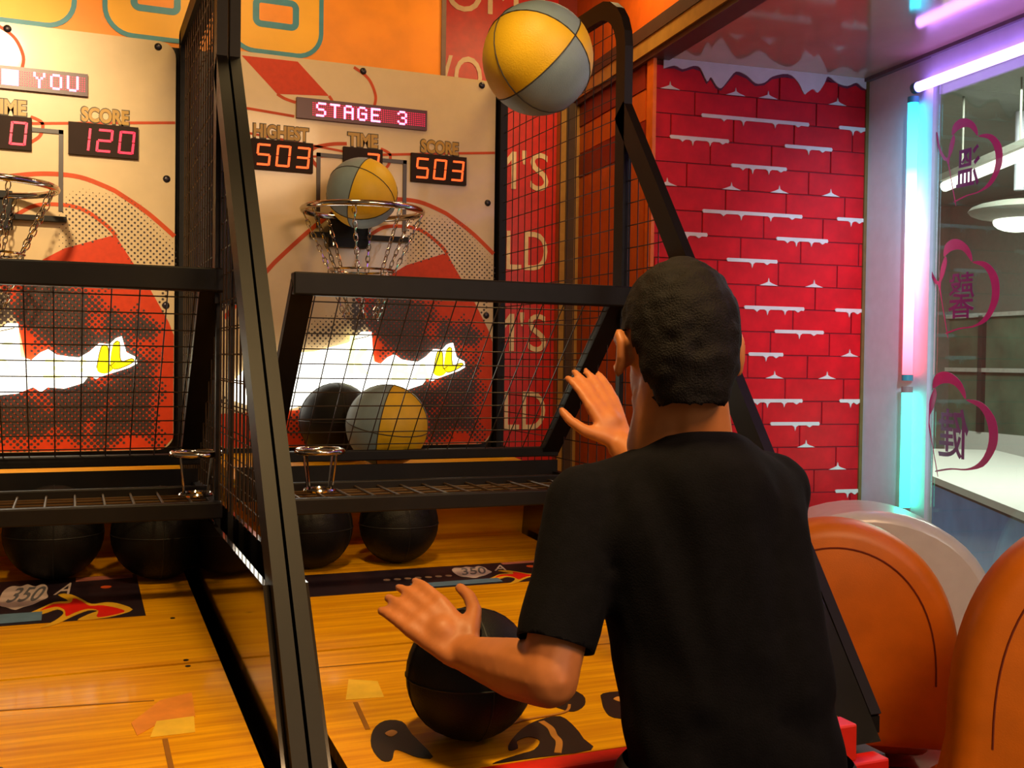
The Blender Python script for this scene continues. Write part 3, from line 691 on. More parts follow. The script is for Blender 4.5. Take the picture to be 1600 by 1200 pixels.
    rp_ = empty_part('ball_ramp', root, P(0, -1, 1))
    t = MB(); bx(t, -.46, .425, -1.262, -1.242, .98, 1.004); t.build('dark_seam', mat('dark ramp seam', (30, 20, 12), .7), rp_)
    for y0, y1, nm in ((-1.845, -1.257, 'ramp_board'), (-1.247, -.27, 'ramp_board')):
        xe = .37 if (who == 'R' and y0 < -1.8) else .43; t = MB(); t.obox(P((xe - .47) / 2, (y0 + y1) / 2, dz((y0 + y1) / 2) - .012), ((xe + .47) / 2, 0, 0), Vector((0, (y1 - y0) / 2, (y1 - y0) * .025)), (0, 0, .012)); t.build(nm, woodm, rp_)
    t = MB(); t.prism([(-.27, dz(-.27)), (-.30, 1.235), (-.47, 1.24), (-.47, 1.262), (0, 1.290), (0, 1.0), (-.27, 1.0)], (ox - .45, 0, 0), Y, Z, X * .90); t.build('ball_tray', woodm, rp_)
    t = MB(); bx(t, -.45, .47, -.482, -.474, 1.205, 1.295); t.build('black_apron', black, rp_)
    ay = Vector((0, 1, .05))
    def dk(nm, polys, m, up=.0010, thick=.0008):
        t = MB()
        for p in polys: t.prism(p, (ox, 0, dz(0) + up - thick), X, ay, Z * thick)
        return t.build(nm, m, rp_)
    for u in (.37, -.41):
        for v in (-1.27, -1.235, -.95): dk('screw', [arc(u, v, .005, 0, 330, 9)], boltm, .0012)
    # black graphic near the front and pale patches
    ink = mat('black ramp graphic', (34, 24, 18), .4)
    S4 = lambda p: smooth_poly(p, 3)
    dk('black_graphic', [S4([(-.371, -1.633), (-.345, -1.645), (-.345, -1.70), (-.34, -1.79), (-.363, -1.785), (-.378, -1.758), (-.388, -1.75), (-.402, -1.783), (-.417, -1.779), (-.418, -1.725), (-.399, -1.665)]),
                         S4([(-.045, -1.575), (-.023, -1.574), (-.007, -1.624), (-.025, -1.668), (-.056, -1.69), (-.072, -1.672), (-.085, -1.63)]),
                         S4([(-.21, -1.778), (-.169, -1.732), (-.127, -1.706), (-.087, -1.703), (-.085, -1.757), (-.092, -1.80), (-.10, -1.842), (-.199, -1.842), (-.264, -1.842), (-.217, -1.824), (-.184, -1.814), (-.162, -1.785), (-.172, -1.765), (-.196, -1.775), (-.205, -1.80), (-.222, -1.805)]),
                         S4([(.031, -1.628), (.08, -1.635), (.085, -1.70), (.04, -1.75), (-.004, -1.735), (-.003, -1.70), (.013, -1.658)])], ink)
    dk('orange_graphic', [S4([(-.385, -1.685), (-.371, -1.675), (-.365, -1.687), (-.379, -1.70)]), S4([(.035, -1.66), (.052, -1.652), (.045, -1.678)])], mat('pale orange ramp graphic', (226, 158, 70), .4), .0018)
    t = MB(); strip(t, band([(-.128, -1.715), (-.125, -1.745), (-.132, -1.775), (-.135, -1.80), (-.155, -1.838)], .011), (ox, 0, dz(0) + .001), X, ay, Z * .001)
    strip(t, band([(-.21, -1.72), (-.15, -1.70), (-.075, -1.69), (-.05, -1.66)], .005), (ox, 0, dz(0) + .001), X, ay, Z * .001); t.build('ochre_stripe', mat('ochre ramp graphic', (190, 128, 50), .4), rp_)
    pale = mat('pale yellow ramp patch', (240, 196, 60), .35)
    if who == 'R': dk('pale_patch', [[(-.38, -1.425), (-.333, -1.45), (-.343, -1.53), (-.409, -1.523)]], pale)
    else:
        dk('pale_patch', [[(.297, -1.526), (.355, -1.522), (.350, -1.589), (.283, -1.589)]], pale, .0014)
        dk('peach_patch', [[(.259, -1.52), (.309, -1.433), (.363, -1.409), (.357, -1.523), (.301, -1.533), (.265, -1.575)]], mat('peach ramp patch', (226, 140, 50), .35))
    t = MB(); strip(t, band([(-.45, -1.345), (.30, -1.43 if who == 'L' else -1.38)], .004), (ox, 0, dz(0) + .0002), X, ay, Z * .0008)
    strip(t, band([(.304, -1.601), (.304, -1.80)] if who == 'L' else [(-.396, -1.539), (-.406, -1.659)], .008), (ox, 0, dz(0) + .0002), X, ay, Z * .0008); t.build('scored_line', mat('brown score line', (150, 96, 16), .5), rp_)
    # sticker strip with flames, cloud and number
    s0, s1, u0, u1 = sticker
    yy = lambda v: s0 + (s1 - s0) * v; uu = lambda a: u1 + a * .0748
    bk = dk('sticker_strip', [[(u0, s0), (u1, s0), (u1, s1), (u0, s1)]], mat('black sticker vinyl', (42, 30, 40), .35), .0012)
    W_ = lambda pts: [(uu((p[0] - 1480) / 410), yy(1 - (p[1] - 170) / 430)) for p in pts]     # sticker drawing plane
    dk('yellow_flame', [S4(W_([(0, 505), (150, 520), (300, 480), (480, 420), (640, 415), (520, 350), (640, 345), (780, 400), (900, 460), (1050, 455), (1180, 470), (1350, 540), (1150, 585), (960, 600), (740, 600), (860, 555), (960, 530), (860, 520), (700, 560), (520, 620), (360, 640), (500, 590), (590, 530), (520, 490), (380, 520), (150, 545), (0, 530)]))], mat('yellow sticker ink', (226, 176, 40), .4), .0017, .0006)
    dk('red_flame', [S4(W_([(340, 490), (480, 440), (660, 440), (700, 395), (790, 430), (880, 480), (1020, 485), (1180, 520), (1250, 560), (960, 590), (970, 530), (860, 505), (720, 530), (620, 560), (600, 500), (500, 465)]))], mat('red sticker ink', (226, 30, 20), .4), .0022, .0005)
    cl_ = [(uu((cxx - 1480) / 410), yy(1 - (cyy - 170) / 430)) for cxx, cyy in [(-130, 350), (-100, 270), (-20, 230), (80, 240), (160, 220), (250, 250), (340, 225), (400, 270), (390, 320), (410, 370), (330, 400), (250, 430), (150, 450), (60, 470), (-40, 440), (-110, 420)]]
    dk('white_cloud', [S4(cl_)], mat('white sticker ink', (214, 192, 190), .4), .0026, .0005)
    t = MB(); text_on(t, '350', (uu((-60 - 1480) / 410), uu((300 - 1480) / 410), yy(1 - (400 - 170) / 430), yy(1 - (255 - 170) / 430)), (ox, 0, dz(0) + .0027), X, ay, Z, .01, .0006, shear=.02); t.build('sticker_number', mat('grey sticker ink', (110, 110, 120), .4), rp_)
    t = MB(); text_on(t, 'A', (uu((470 - 1480) / 410), uu((650 - 1480) / 410), yy(1 - (350 - 170) / 430), yy(1 - (235 - 170) / 430)), (ox, 0, dz(0) + .0022), X, ay, Z, .0, .0006, shear=.02); t.build('sticker_letter', mat('white sticker ink', (214, 192, 190), .4), rp_)
    dk('sticker_bar', [[(uu((730 - 1480) / 410), yy(1.02 - .05)), (uu((1430 - 1480) / 410), yy(1.02 - .02)), (uu((1430 - 1480) / 410), yy(.90)), (uu((730 - 1480) / 410), yy(.88))]], mat('pink sticker ink', (200, 120, 110), .4), .0022, .0005)
    dk('sticker_ball', [arc(uu((1085 - 1480) / 410), yy(1 - (300 - 170) / 430), .012, 0, 345, 16), ], mat('orange sticker ink', (220, 90, 40), .4), .0022, .0005)
    dk('blue_bar', [[(uu((-900 - 1480) / 410), yy(.02)), (uu((360 - 1480) / 410), yy(.04)), (uu((360 - 1480) / 410), yy(.22)), (uu((-900 - 1480) / 410), yy(.22))]], mat('blue sticker ink', (96, 130, 165), .4), .0030, .0005)
    dk('sticker_marks', [arc(uu((-250 - 1480) / 410 - k * .36), yy(.50), .009, 0, 330, 7) for k in range(7)], mat('cream sticker ink', (190, 160, 130), .4), .0022, .0005)
    # front edge
    t = MB(); t.obox(P(-.055, -1.868, .949), (.430, 0, 0), (0, .022, 0), (0, 0, .032)); t.build('red_front_trim', mat('red front trim', (220, 40, 22), .35), root, bevel=.004)
    t = MB(); t.obox(P(-.02, -1.87, .514), (.465, 0, 0), (0, .02, 0), (0, 0, .40)); t.build('front_panel', redpan, root, bevel=.004)
    return root
def empty_part(name, parent, loc):
    o = bpy.data.objects.new(name, None); COL.objects.link(o); o.parent = parent; o.location = Vector(loc) - worldloc(parent); o.empty_display_size = .05
    return o
PIT = 1.01422
machine(0, 'basketball arcade machine the man plays, board reading stage 3, score 503', '503', ' 7', '503', [('STAGE', 9, 0), ('3', 51, 0)], segor, -.30, (-.863, -.664, -.46, .355), 'R')
machine(-PIT, 'left basketball arcade machine without a player, score board reading 120', '120', ' 0', '503', [('', 31, 7), ('YOU', 44, 0)], segred, .432, (-.915, -.545, -.46, .318), 'L')

# header sign over the machines
hs = empty('header_sign', (-.7, .1, 2.52), 'orange header sign with rounded amber letters outlined in teal', 'sign')
t = MB(); t.box(-1.75, .290, .10, .125, 2.515, 3.05); t.build('sign_panel', hdro, hs)
t = MB(); t.box(.290, .306, .095, .13, 2.51, 3.05); t.build('edge_strip', greye, hs)
t = MB()
for k in range(26):
    u = -1.7 + random.random() * 1.95; v = 2.54 + random.random() * .46; t.prism(arc(u, v, .012 + random.random() * .016, 0, 340, 12), (0, .1, 0), X, Z, -Y * .0005)
t.build('pale_spots', mat('pale orange print', (240, 150, 40), .45), hs)
for x1 in (-.835, -.465, -.106):
    x0 = x1 - .30; z0 = 2.532
    def ringpoly(x0, x1, z0, z1, r, w):
        t = MB(); A = rrect(x0, x1, z0, z1, r, 8); Bq = rrect(x0 + w, x1 - w, z0 + w, z1 - w, max(r - w, .004), 8)
        L_ = [(a, b) for a, b in zip(A, Bq)]; L_.append(L_[0]); strip(t, L_, (0, .0988, 0), X, Z, -Y * .001); return t
    t = MB(); t.prism(rrect(x0, x1, z0, z0 + .44, .085), (0, .0995, 0), X, Z, -Y * .001); lt = t.build('sign_letter', hdry, hs)
    ringpoly(x0, x1, z0, z0 + .44, .085, .014).build('letter_outline', hdrb, lt)
    xc = (x0 + x1) / 2
    ringpoly(xc - .072, xc + .072, z0 + .083, z0 + .178, .026, .02).build('letter_outline', hdrb, lt)
    ringpoly(xc - .072, xc + .072, z0 + .26, z0 + .355, .026, .02).build('letter_outline', hdrb, lt)
    t = MB(); t.prism(rrect(xc - .053, xc + .053, z0 + .10, z0 + .16, .01), (0, .0983, 0), X, Z, -Y * .0004); t.build('letter_hole', hdro, lt)

# ------------------------------------------------------------------ balls
def ball(label, c, r, kind, rot=(0, 0, 0)):
    o = empty('basketball', c, label, 'ball', 'basketballs')
    o.rotation_euler = rot
    n, m = 32, 20
    t = {0: MB(), 1: MB()}
    if kind == 'black':
        s = MB(); s.sphere((0, 0, 0), r, n, m); b = s.build('ball_skin', ballb, None, True); b.parent = o
    else:
        for w in range(4):
            for half in range(1):
                s = MB(); vs = []; fs = []; k = 8
                for i in range(m + 1):
                    th = math.pi * i / m
                    for j in range(k + 1):
                        ph = 2 * math.pi * (w + j / k) / 4
                        vs.append((r * math.sin(th) * math.cos(ph), r * math.sin(th) * math.sin(ph), r * math.cos(th)))
                for i in range(m):
                    for j in range(k): fs.append((i * (k + 1) + j, (i + 1) * (k + 1) + j, (i + 1) * (k + 1) + j + 1, i * (k + 1) + j + 1))
                s.add(vs, fs); b = s.build('ball_panel', bally if w % 2 == 0 else ballc, None, True); b.parent = o
    s = MB()
    for k in range(2):
        a = math.pi * k / 2; s.tube([(r * math.cos(q) * math.cos(a), r * math.cos(q) * math.sin(a), r * math.sin(q)) for q in [2 * math.pi * i / 32 for i in range(32)]], .0016, 5, True)
    s.tube([(r * math.cos(q), r * math.sin(q), 0) for q in [2 * math.pi * i / 32 for i in range(32)]], .0016, 5, True)
    b = s.build('ball_seam', mat('dark seam', (50, 46, 40), .6) if kind != 'black' else mat('black seam', (18, 17, 17), .6), None, True); b.parent = o
    return o
ball('yellow and grey blue basketball flying through the air above the man', (-.026, -1.43, 2.158), .106, 'y', (R(75), R(38), R(8)))
ball('yellow and grey blue basketball dropping through the chrome hoop', (-.048, -.19, 2.075), .105, 'y', (R(20), R(35), R(70)))
ball('yellow and grey blue basketball lying behind the wire guard', (-.012, -.362, 1.3935), .1175, 'y', (R(10), R(-8), R(62)))
ball('black basketball behind the wire guard beside a yellow one', (-.108, -.148, 1.3965), .1125, 'black')
ball('black basketball on the ramp below the shelf of the right machine', (-.040, -.585, 1.1485), .105, 'black')
ball('dark basketball half hidden behind the slanted divider bars', (-.272, -.585, 1.1485), .105, 'black', (0, 0, 1))
ball('leftmost black basketball under the shelf of the left machine', (-.882, -.545, 1.1575), .112, 'black')
ball('black basketball under the left machine shelf, next to the divider', (-.645, -.60, 1.1548), .112, 'black')
ball('black basketball at the front of the ramp under the left hand', (-.262, -1.738, 1.088), .102, 'black')

# ------------------------------------------------------------------ seats and the white hood
def seat(label, c, e, W2, top, low, thick):
    """padded back with round top; c centre at floor, e broad direction"""
    c = (c[0], c[1], 0); e = Vector((e[0], e[1], 0)).normalized(); nrm = Vector((e.y, -e.x, 0)); nrm = nrm if nrm.dot(Vector((-.84, -3.3, 0)) - Vector(c)) > 0 else -nrm
    o = empty('padded_seat', Vector((c[0], c[1], 0)), label, 'seat', 'orange padded seats')
    c = Vector((c[0], c[1], 0))
    def outline(ins):
        pts = []; H = top - low
        for i in range(41):
            t = i / 40 * math.pi; w = W2 - ins
            x = -math.cos(t) * w; s = math.sin(t) ** .8 if math.sin(t) > 0 else 0
            pts.append((x, low + .30 * H + (.70 * H - ins) * s))
        return [(-W2 * 1.14 + ins, low + ins)] + pts + [(W2 * 1.14 - ins, low + ins)]
    # lofted padded slab
    rings = [(outline(.04), thick * .5), (outline(.012), thick * .42), (outline(0), thick * .2), (outline(0), -thick * .2), (outline(.012), -thick * .42), (outline(.04), -thick * .5)]
    vs = []; fs = []
    for pts, d in rings: vs += [c + e * p[0] + Z * p[1] + nrm * d for p in pts]
    n = len(rings[0][0])
    for k in range(len(rings) - 1):
        for i in range(n): fs.append((k * n + i, k * n + (i + 1) % n, (k + 1) * n + (i + 1) % n, (k + 1) * n + i))
    fs += [tuple(range(n)), tuple(range((len(rings) - 1) * n + n - 1, (len(rings) - 1) * n - 1, -1))]
    t = MB(); t.add(vs, fs); t.build('backrest', seatm, o, True)
    t = MB(); t.tube([c + e * p[0] + Z * p[1] + nrm * (thick * .5 + .0005) for p in outline(.062)[1:-1]], .0022, 5); t.build('seam', seamm, o, True)
    b = -nrm
    t = MB(); t.obox(c + b * (.13 + thick / 2) + Z * (low - .015), e * W2 * .9, b * .13, Z * .045); t.build('seat_cushion', seatm, o, True, bevel=.04, seg=4)
    t = MB(); t.cyl(c + b * .15 + Z * (low - .08), c + b * .15 + Z * .592, .07, 16); t.build('pedestal', black, o, True)
    t = MB(); t.cyl(c + b * .15 + Z * .593, c + b * .15 + Z * .605, .14, 24); t.build('foot_plate', black, o, True)
    return o
seat('orange padded seat with round back right beside the black machine side', (.865, -1.225), (.86, -.51), .290, 1.212, .67, .13)
seat('orange padded seat nearest the camera at the right picture edge', (.985, -1.86), (.86, -.51), .276, 1.30, .67, .13)
# white hood of the ride behind the seats
hd_ = empty('white_hood', (1.27, -.83, 0), 'white rounded cabinet hood standing behind the orange seats', 'cabinet')
e_ = Vector((.86, -.51, 0)).normalized(); n_ = Vector((.51, .86, 0))
op = [(-.34, .592), (-.34, .86)] + [(-.34 * math.cos(R(a)), .86 + .31 * math.sin(R(a)) ** .9) for a in range(10, 171, 8)] + [(.34, .86), (.34, .592)]
t = MB(); t.prism(op, Vector((1.25, -.93, 0)), e_, Z, n_ * .30); t.build('hood_shell', whsh, hd_, True, bevel=.03, seg=3)
t = MB(); t.prism([(-.26, .66), (.26, .66), (.26, .70), (-.26, .70)], Vector((1.25, -.93, 0)) - n_ * .004, e_, Z, n_ * .004); t.build('grey_band', greye, hd_)
# red base of the ride
rb = empty('red_ride_base', (1.0, -1.05, 0), 'glossy red base with dark streaks on the floor under the orange seats', 'platform')
t = MB(); t.prism([(-.38, -.80), (.38, -.80), (.38, .62), (-.38, .62)], Vector((1.0, -1.2, .0)), EX, EY, Z * .588); t.build('base_block', redbase, rb, bevel=.01)
t = MB()
for k in range(4): strip(t, band([(-.34, -.7 + k * .3), (-.1, -.62 + k * .3), (.2, -.72 + k * .3), (.34, -.66 + k * .3)], .035), Vector((1.0, -1.2,   .5885)), EX, EY, Z * .001)
t.build('dark_streak', mat('dark streak print', (70, 20, 40), .3), rb)

# ------------------------------------------------------------------ the man
def capsule(bm, p, q, r1, r2, sub=2):
    p, q = Vector(p), Vector(q); tmp = bmesh.new()
    for c, r in ((p, r1), (q, r2)):
        g = bmesh.ops.create_icosphere(tmp, subdivisions=sub, radius=r, matrix=Matrix.Translation(c))
    res = bmesh.ops.convex_hull(tmp, input=tmp.verts)
    bmesh.ops.delete(tmp, geom=[v for v in tmp.verts if not v.link_faces], context='VERTS')
    me = bpy.data.meshes.new('c'); tmp.to_mesh(me); tmp.free(); bm.from_mesh(me); bpy.data.meshes.remove(me)
def ellip(bm, c, sc, rot=None, sub=3):
    m_ = Matrix.Translation(Vector(c)) @ (rot.to_4x4() if rot else Matrix()) @ Matrix.Diagonal((*sc, 1))
    bmesh.ops.create_icosphere(bm, subdivisions=sub, radius=1, matrix=m_)
def blob(bm, voxel, smooth=6, fac=.5):
    me = bpy.data.meshes.new('blob'); bm.to_mesh(me); bm.free(); o = bpy.data.objects.new('blob', me); COL.objects.link(o)
    r_ = o.modifiers.new('r', 'REMESH'); r_.mode = 'VOXEL'; r_.voxel_size = voxel
    s_ = o.modifiers.new('s', 'SMOOTH'); s_.iterations = smooth; s_.factor = fac
    dg = bpy.context.evaluated_depsgraph_get(); dg.update(); out = bpy.data.meshes.new_from_object(o.evaluated_get(dg))
    bpy.data.objects.remove(o); bpy.data.meshes.remove(me)
    return out
def cut(me, co, no, region=None):
    bm = bmesh.new(); bm.from_mesh(me)
    if region:
        fs = [f for f in bm.faces if region(f.calc_center_median())]
        geom = list({v for f in fs for v in f.verts} | {e for f in fs for e in f.edges} | set(fs))
    else: geom = bm.verts[:] + bm.edges[:] + bm.faces[:]
    bmesh.ops.bisect_plane(bm, geom=geom, plane_co=Vector(co), plane_no=Vector(no), clear_outer=True)
    bm.to_mesh(me); bm.free()
def skinobj(name, me, m, parent):
    off = worldloc(parent); me.transform(Matrix.Translation(-off)); me.materials.clear(); me.materials.append(m)
    for p in me.polygons: p.use_smooth = True
    o = bpy.data.objects.new(name, me); COL.objects.link(o); o.parent = parent; return o

HD = R(16)                                      # heading to the right of +Y
fw = Vector((math.sin(HD), math.cos(HD), 0)); lf = Vector((-math.cos(HD), math.sin(HD), 0)); up = Vector((0, 0, 1))
pel = Vector((.0, -2.085, .96))
man = empty('person', (.0, -2.085, 0), 'man in black T-shirt seen from behind, throwing at the hoop', 'person')
chest = Vector((-.024, -2.02, 1.29)); c7 = Vector((-.040, -2.005, 1.462))
hc_ = Vector((-.046, -1.985, 1.600))            # head centre
hh = R(13); hf = Vector((math.sin(hh), math.cos(hh), 0)); hl = Vector((-math.cos(hh), math.sin(hh), 0))
tilt = (hf * math.cos(R(6)) - up * math.sin(R(6))); hu = (up * math.cos(R(6)) + hf * math.sin(R(6)))
HM = Matrix((-hl, tilt, hu)).transposed()       # local x right, y forward, z up
H = lambda x, y, z: hc_ + HM @ Vector((x, y, z))
lsh = c7 + lf * .142 + Vector((0, 0, -.082)) + fw * .0; rsh = c7 - lf * .132 + Vector((0, 0, -.066)) + fw * .02
lel = Vector((-.263, -2.035, 1.165)); lwr = Vector((-.310, -1.855, 1.152))
rel = Vector((.15, -1.80, 1.30)); rwr = Vector((.075, -1.60, 1.43))

def hand(bm, wr, d, palm_n, side, curl, s=1.0):
    """palm, four bent fingers and a thumb; d pointing direction, palm_n out of the palm, side towards the thumb"""
    d = Vector(d).normalized(); n = Vector(palm_n); n = (n - d * n.dot(d)).normalized(); sd = n.cross(d); sd = sd if sd.dot(Vector(side)) > 0 else -sd
    kn = wr + d * .088 * s
    for k, off in enumerate((-.030, -.010, .010, .029)):
        capsule(bm, wr + d * .012 + sd * off * .6 * s, kn + sd * off * s, .0135 * s, .0115 * s, 2)
    ellip(bm, wr + d * .05 * s + n * .006, (.026 * s, .026 * s, .026 * s))
    for k, (off, ln) in enumerate(((-.031, .062), (-.011, .076), (.010, .082), (.030, .072))):
        p = kn + sd * off * s; a = curl; q = d
        for seg_, (fr, rr) in enumerate(((.45, .0096), (.31, .0088), (.24, .0078))):
            ang = a * (seg_ + 1) * (.8 + .1 * k); dr = (d * math.cos(ang) + n * math.sin(ang) + sd * off * 1.6).normalized()
            q2 = p + dr * ln * fr * s; capsule(bm, p, q2, rr * s, rr * .92 * s, 2); p = q2
    t0 = wr + d * .022 * s + sd * .024 * s; t1 = t0 + (d * .6 + sd * .75 + n * .25).normalized() * .042 * s; t2 = t1 + (d * .85 + sd * .42 + n * .3).normalized() * .032 * s; t3 = t2 + (d * .95 + sd * .1 + n * .3).normalized() * .024 * s
    capsule(bm, t0, t1, .015 * s, .012 * s, 2); capsule(bm, t1, t2, .0115 * s, .0102 * s, 2); capsule(bm, t2, t3, .0102 * s, .0085 * s, 2)

b = bmesh.new()
# head
ellip(b, H(0, -.012, .018), (.074, .094, .095), HM)
ellip(b, H(0, .025, -.035), (.060, .068, .085), HM)
ellip(b, H(0, .052, -.098), (.026, .024, .022), HM)                  # chin
capsule(b, H(-.048, .01, -.072), H(-.018, .055, -.098), .018, .016); capsule(b, H(.048, .01, -.072), H(.018, .055, -.098), .018, .016)
capsule(b, H(0, .088, .012), H(0, .106, -.022), .008, .012); ellip(b, H(-.01, .098, -.026), (.008, .008, .007), HM); ellip(b, H(.01, .098, -.026), (.008, .008, .007), HM)
capsule(b, H(-.04, .082, .022), H(.04, .082, .022), .010, .010)       # brow
capsule(b, H(-.018, .087, -.058), H(.018, .087, -.058), .007, .007)
for s in (-1, 1):                                                      # ears
    for (y0, z0, y1, z1, r_) in ((-.012, .022, -.022, .008, .0075), (-.022, .008, -.020, -.015, .0075), (-.020, -.015, -.008, -.034, .0075), (-.012, .022, .0, .012, .007), (-.008, -.034, .002, -.025, .007)):
        capsule(b, H(s * .088, y0, z0), H(s * .088, y1, z1), r_, r_)
    ellip(b, H(s * .079, -.006, -.004), (.010, .014, .026), HM)
# neck and torso
capsule(b, H(0, -.02, -.045), c7 + fw * .045 + Vector((0, 0, -.01)), .056, .059); capsule(b, H(-.02, -.03, -.04), c7 + fw * .03 + lf * .03, .04, .05); capsule(b, H(.02, -.03, -.04), c7 + fw * .03 - lf * .03, .04, .05)
capsule(b, c7 + fw * .04 + Vector((0, 0, -.04)), lsh, .046, .046); capsule(b, c7 + fw * .04 + Vector((0, 0, -.04)), rsh, .046, .046)
for k in (-1, 1):
    capsule(b, chest + lf * .055 * k + Vector((0, 0, .06)), pel + lf * .048 * k + Vector((0, 0, .06)), .088, .084)
    capsule(b, pel + lf * .08 * k, Vector((pel.x, pel.y, 0)) + lf * .11 * k + Vector((0, 0, .50)), .085, .058)
    capsule(b, Vector((pel.x, pel.y, 0)) + lf * .11 * k + Vector((0, 0, .50)), Vector((pel.x, pel.y, 0)) + lf * .12 * k - fw * .02 + Vector((0, 0, .09)), .055, .036)
    capsule(b, Vector((pel.x, pel.y, 0)) + lf * .12 * k - fw * .03 + Vector((0, 0, .045)), Vector((pel.x, pel.y, 0)) + lf * .13 * k + fw * .13 + Vector((0, 0, .035)), .035, .028)
# arms
capsule(b, lsh, lel, .046, .041); capsule(b, lel, lel.lerp(lwr, .35), .042, .043); capsule(b, lel.lerp(lwr, .35), lwr, .043, .027)
capsule(b, rsh, rel, .046, .041); capsule(b, rel, rel.lerp(rwr, .35), .042, .042); capsule(b, rel.lerp(rwr, .35), rwr, .042, .027)
hand(b, lwr, Vector((-.16, .26, .17)), Vector((.30, .72, -.62)), Vector((.3, .1, .9)), .20, 1.08)
hand(b, rwr, Vector((-.24, .40, .85)), Vector((-.1, .8, -.6)), Vector((-.9, -.2, .2)), .16, 1.0)
body = skinobj('body', blob(b, .0052, 5), skin, man)
# eyes and lips
for s in (-1, 1):
    t = MB(); t.sphere(H(s * .031, .080, .004), .0115, 14, 10); eo = t.build('eye', eyew, man, True)
    t = MB(); t.sphere(H(s * .031, .0885, .004), .0048, 10, 8); t.build('iris', eyeb, eo, True)
t = MB(); t.tube([H(x, .094 - abs(x) * .25, -.060 + abs(x) * .06) for x in (-.022, -.012, 0, .012, .022)], [.003, .005, .0055, .005, .003], 8); t.build('lips', skinp, man, True)
# hair: a close cap with sideburns and a tapered nape
b = bmesh.new()
ellip(b, H(0, -.016, .026), (.083, .104, .104), HM); ellip(b, H(0, -.052, -.012), (.072, .064, .085), HM); ellip(b, H(0, -.062, -.05), (.056, .046, .062), HM)
hair = blob(b, .005, 3)
bmh = bmesh.new(); bmh.from_mesh(hair); kill = []
HI = HM.transposed()
for v in bmh.verts:
    q = HI @ (v.co - hc_)
    face = q.y > .052 - max(0, .06 - q.z) * .45 and q.z < .075                     # forehead and face open
    earz = abs(q.x) > .05 and q.z < .022 and q.y > -.040 + max(0, -q.z) * -.25      # round the ears
    if face or earz or q.z < -.086: kill.append(v)
    v.co += (v.co - hc_).normalized() * .004 * noise.noise(v.co * 55)
bmesh.ops.delete(bmh, geom=kill, context='VERTS'); bmh.to_mesh(hair); bmh.free()
ho = skinobj('hair', hair, hairm, man); sm = ho.modifiers.new('s', 'SOLIDIFY'); sm.thickness = .006; sm.offset = -1
# T-shirt
b = bmesh.new()
for k in (-1, 1):
    capsule(b, chest + lf * .058 * k + Vector((0, 0, .075)) + fw * .012, pel + lf * .050 * k + Vector((0, 0, .07)), .104, .098)
    capsule(b, chest + lf * .062 * k + Vector((0, 0, .06)) - fw * .012, pel + lf * .045 * k + Vector((0, 0, .18)), .094, .092)
    capsule(b, pel + lf * .052 * k + Vector((0, 0, .10)), pel + lf * .060 * k + Vector((0, 0, -.10)), .099, .108)
capsule(b, chest + Vector((0, 0, .10)) - fw * .02, pel + Vector((0, 0, .1)), .11, .10)
capsule(b, c7 + fw * .035 + Vector((0, 0, -.050)), lsh + Vector((0, 0, -.004)), .060, .060); capsule(b, c7 + fw * .035 + Vector((0, 0, -.045)), rsh, .060, .060)
capsule(b, c7 + fw * .03 + Vector((0, 0, -.035)), chest + Vector((0, 0, .10)), .072, .115)
capsule(b, lsh, lsh.lerp(lel, .5), .061, .058); capsule(b, lsh.lerp(lel, .5), lsh.lerp(lel, 1.02), .058, .056)
capsule(b, rsh, rsh.lerp(rel, .5), .061, .058); capsule(b, rsh.lerp(rel, .5), rsh.lerp(rel, .95), .058, .056)
sh = blob(b, .008, 8)
dl = (lel - lsh).normalized(); pl_ = lsh.lerp(lel, .82); dr_ = (rel - rsh).normalized(); pr_ = rsh.lerp(rel, .72)
cut(sh, pl_, dl, lambda c: (c - pl_).length < .16 and (c - pl_).dot(dl) > -.05 and (c - (pl_ + dl * ((c - pl_).dot(dl)))).length < .085 and (c - lsh).dot(dl) > .1 and (c.x < -.18))
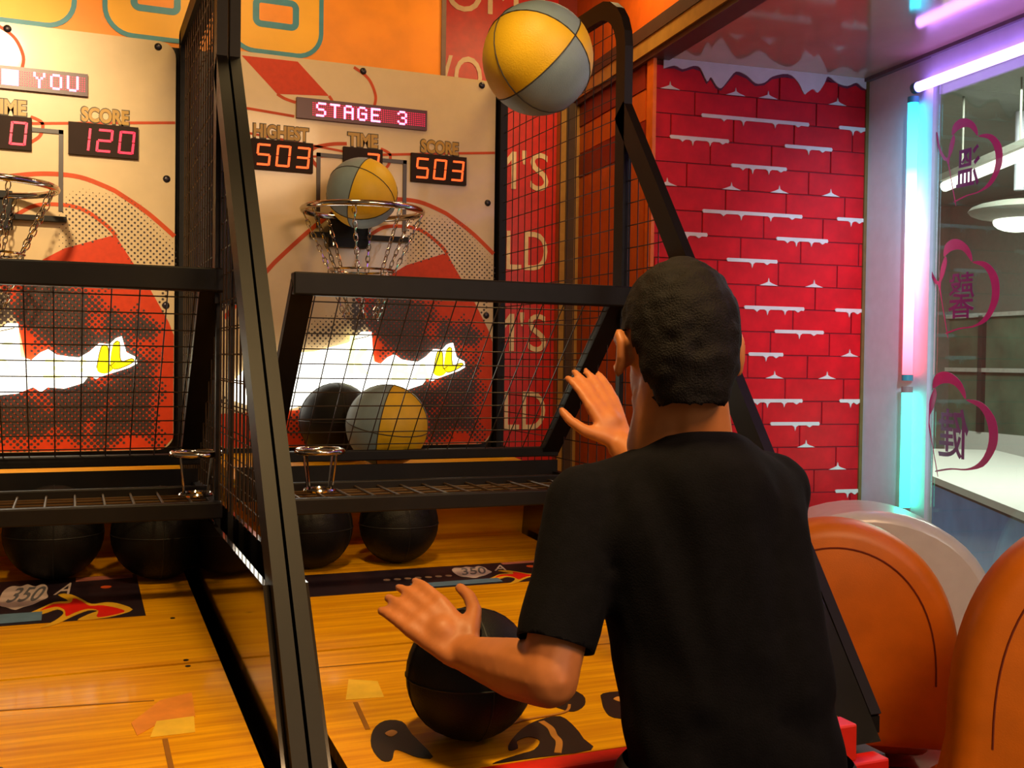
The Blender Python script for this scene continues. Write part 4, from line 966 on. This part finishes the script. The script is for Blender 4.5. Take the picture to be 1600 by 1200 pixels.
cut(sh, pr_, dr_, lambda c: (c - pr_).length < .17 and (c - rsh).dot(dr_) > .1 and (c - pr_).dot(fw) > -.05)
ncv = (up * .94 - fw * -.0 + -fw * .10).normalized()
cut(sh, c7 + Vector((0, 0, .002)) + fw * .03, (up * .93 + fw * .25), lambda c: c.z > c7.z - .08 and abs((c - c7).dot(lf)) < .10)
cut(sh, pel + Vector((0, 0, -.13)), -up)
bmh = bmesh.new(); bmh.from_mesh(sh)
for v in bmh.verts:                                                   # soft cloth folds, stronger at the waist
    k = .004 + .008 * max(0, min(1, (1.25 - v.co.z) / .25)); q = v.co
    v.co += Vector((q.x - pel.x, q.y - pel.y, 0)).normalized() * k * noise.noise(Vector((q.x * 7, q.y * 7, q.z * 13 + q.x * 9)))
bmh.to_mesh(sh); bmh.free()
so_ = skinobj('t_shirt', sh, shirtm, man); sm = so_.modifiers.new('s', 'SOLIDIFY'); sm.thickness = .003; sm.offset = -1
# trousers and shoes
b = bmesh.new(); ft = Vector((pel.x, pel.y, 0))
capsule(b, pel + lf * .07 + Vector((0, 0, .02)), pel - lf * .07 + Vector((0, 0, .02)), .112, .112)
for k in (-1, 1):
    capsule(b, pel + lf * .08 * k, ft + lf * .11 * k + Vector((0, 0, .5)), .105, .078); capsule(b, ft + lf * .11 * k + Vector((0, 0, .5)), ft + lf * .12 * k - fw * .02 + Vector((0, 0, .10)), .078, .062)
tr = blob(b, .012, 4); cut(tr, pel + Vector((0, 0, .08)), up); cut(tr, Vector((0, 0, .075)), -up); skinobj('trousers', tr, jeanm, man)
for k in (-1, 1):
    b = bmesh.new(); capsule(b, ft + lf * .12 * k - fw * .045 + Vector((0, 0, .048)), ft + lf * .13 * k + fw * .15 + Vector((0, 0, .042)), .048, .042); capsule(b, ft + lf * .12 * k - fw * .03 + Vector((0, 0, .05)), ft + lf * .12 * k - fw * .03 + Vector((0, 0, .09)), .048, .045)
    me = blob(b, .008, 3); cut(me, Vector((0, 0, .002)), -up); skinobj('shoe', me, shoem, man)
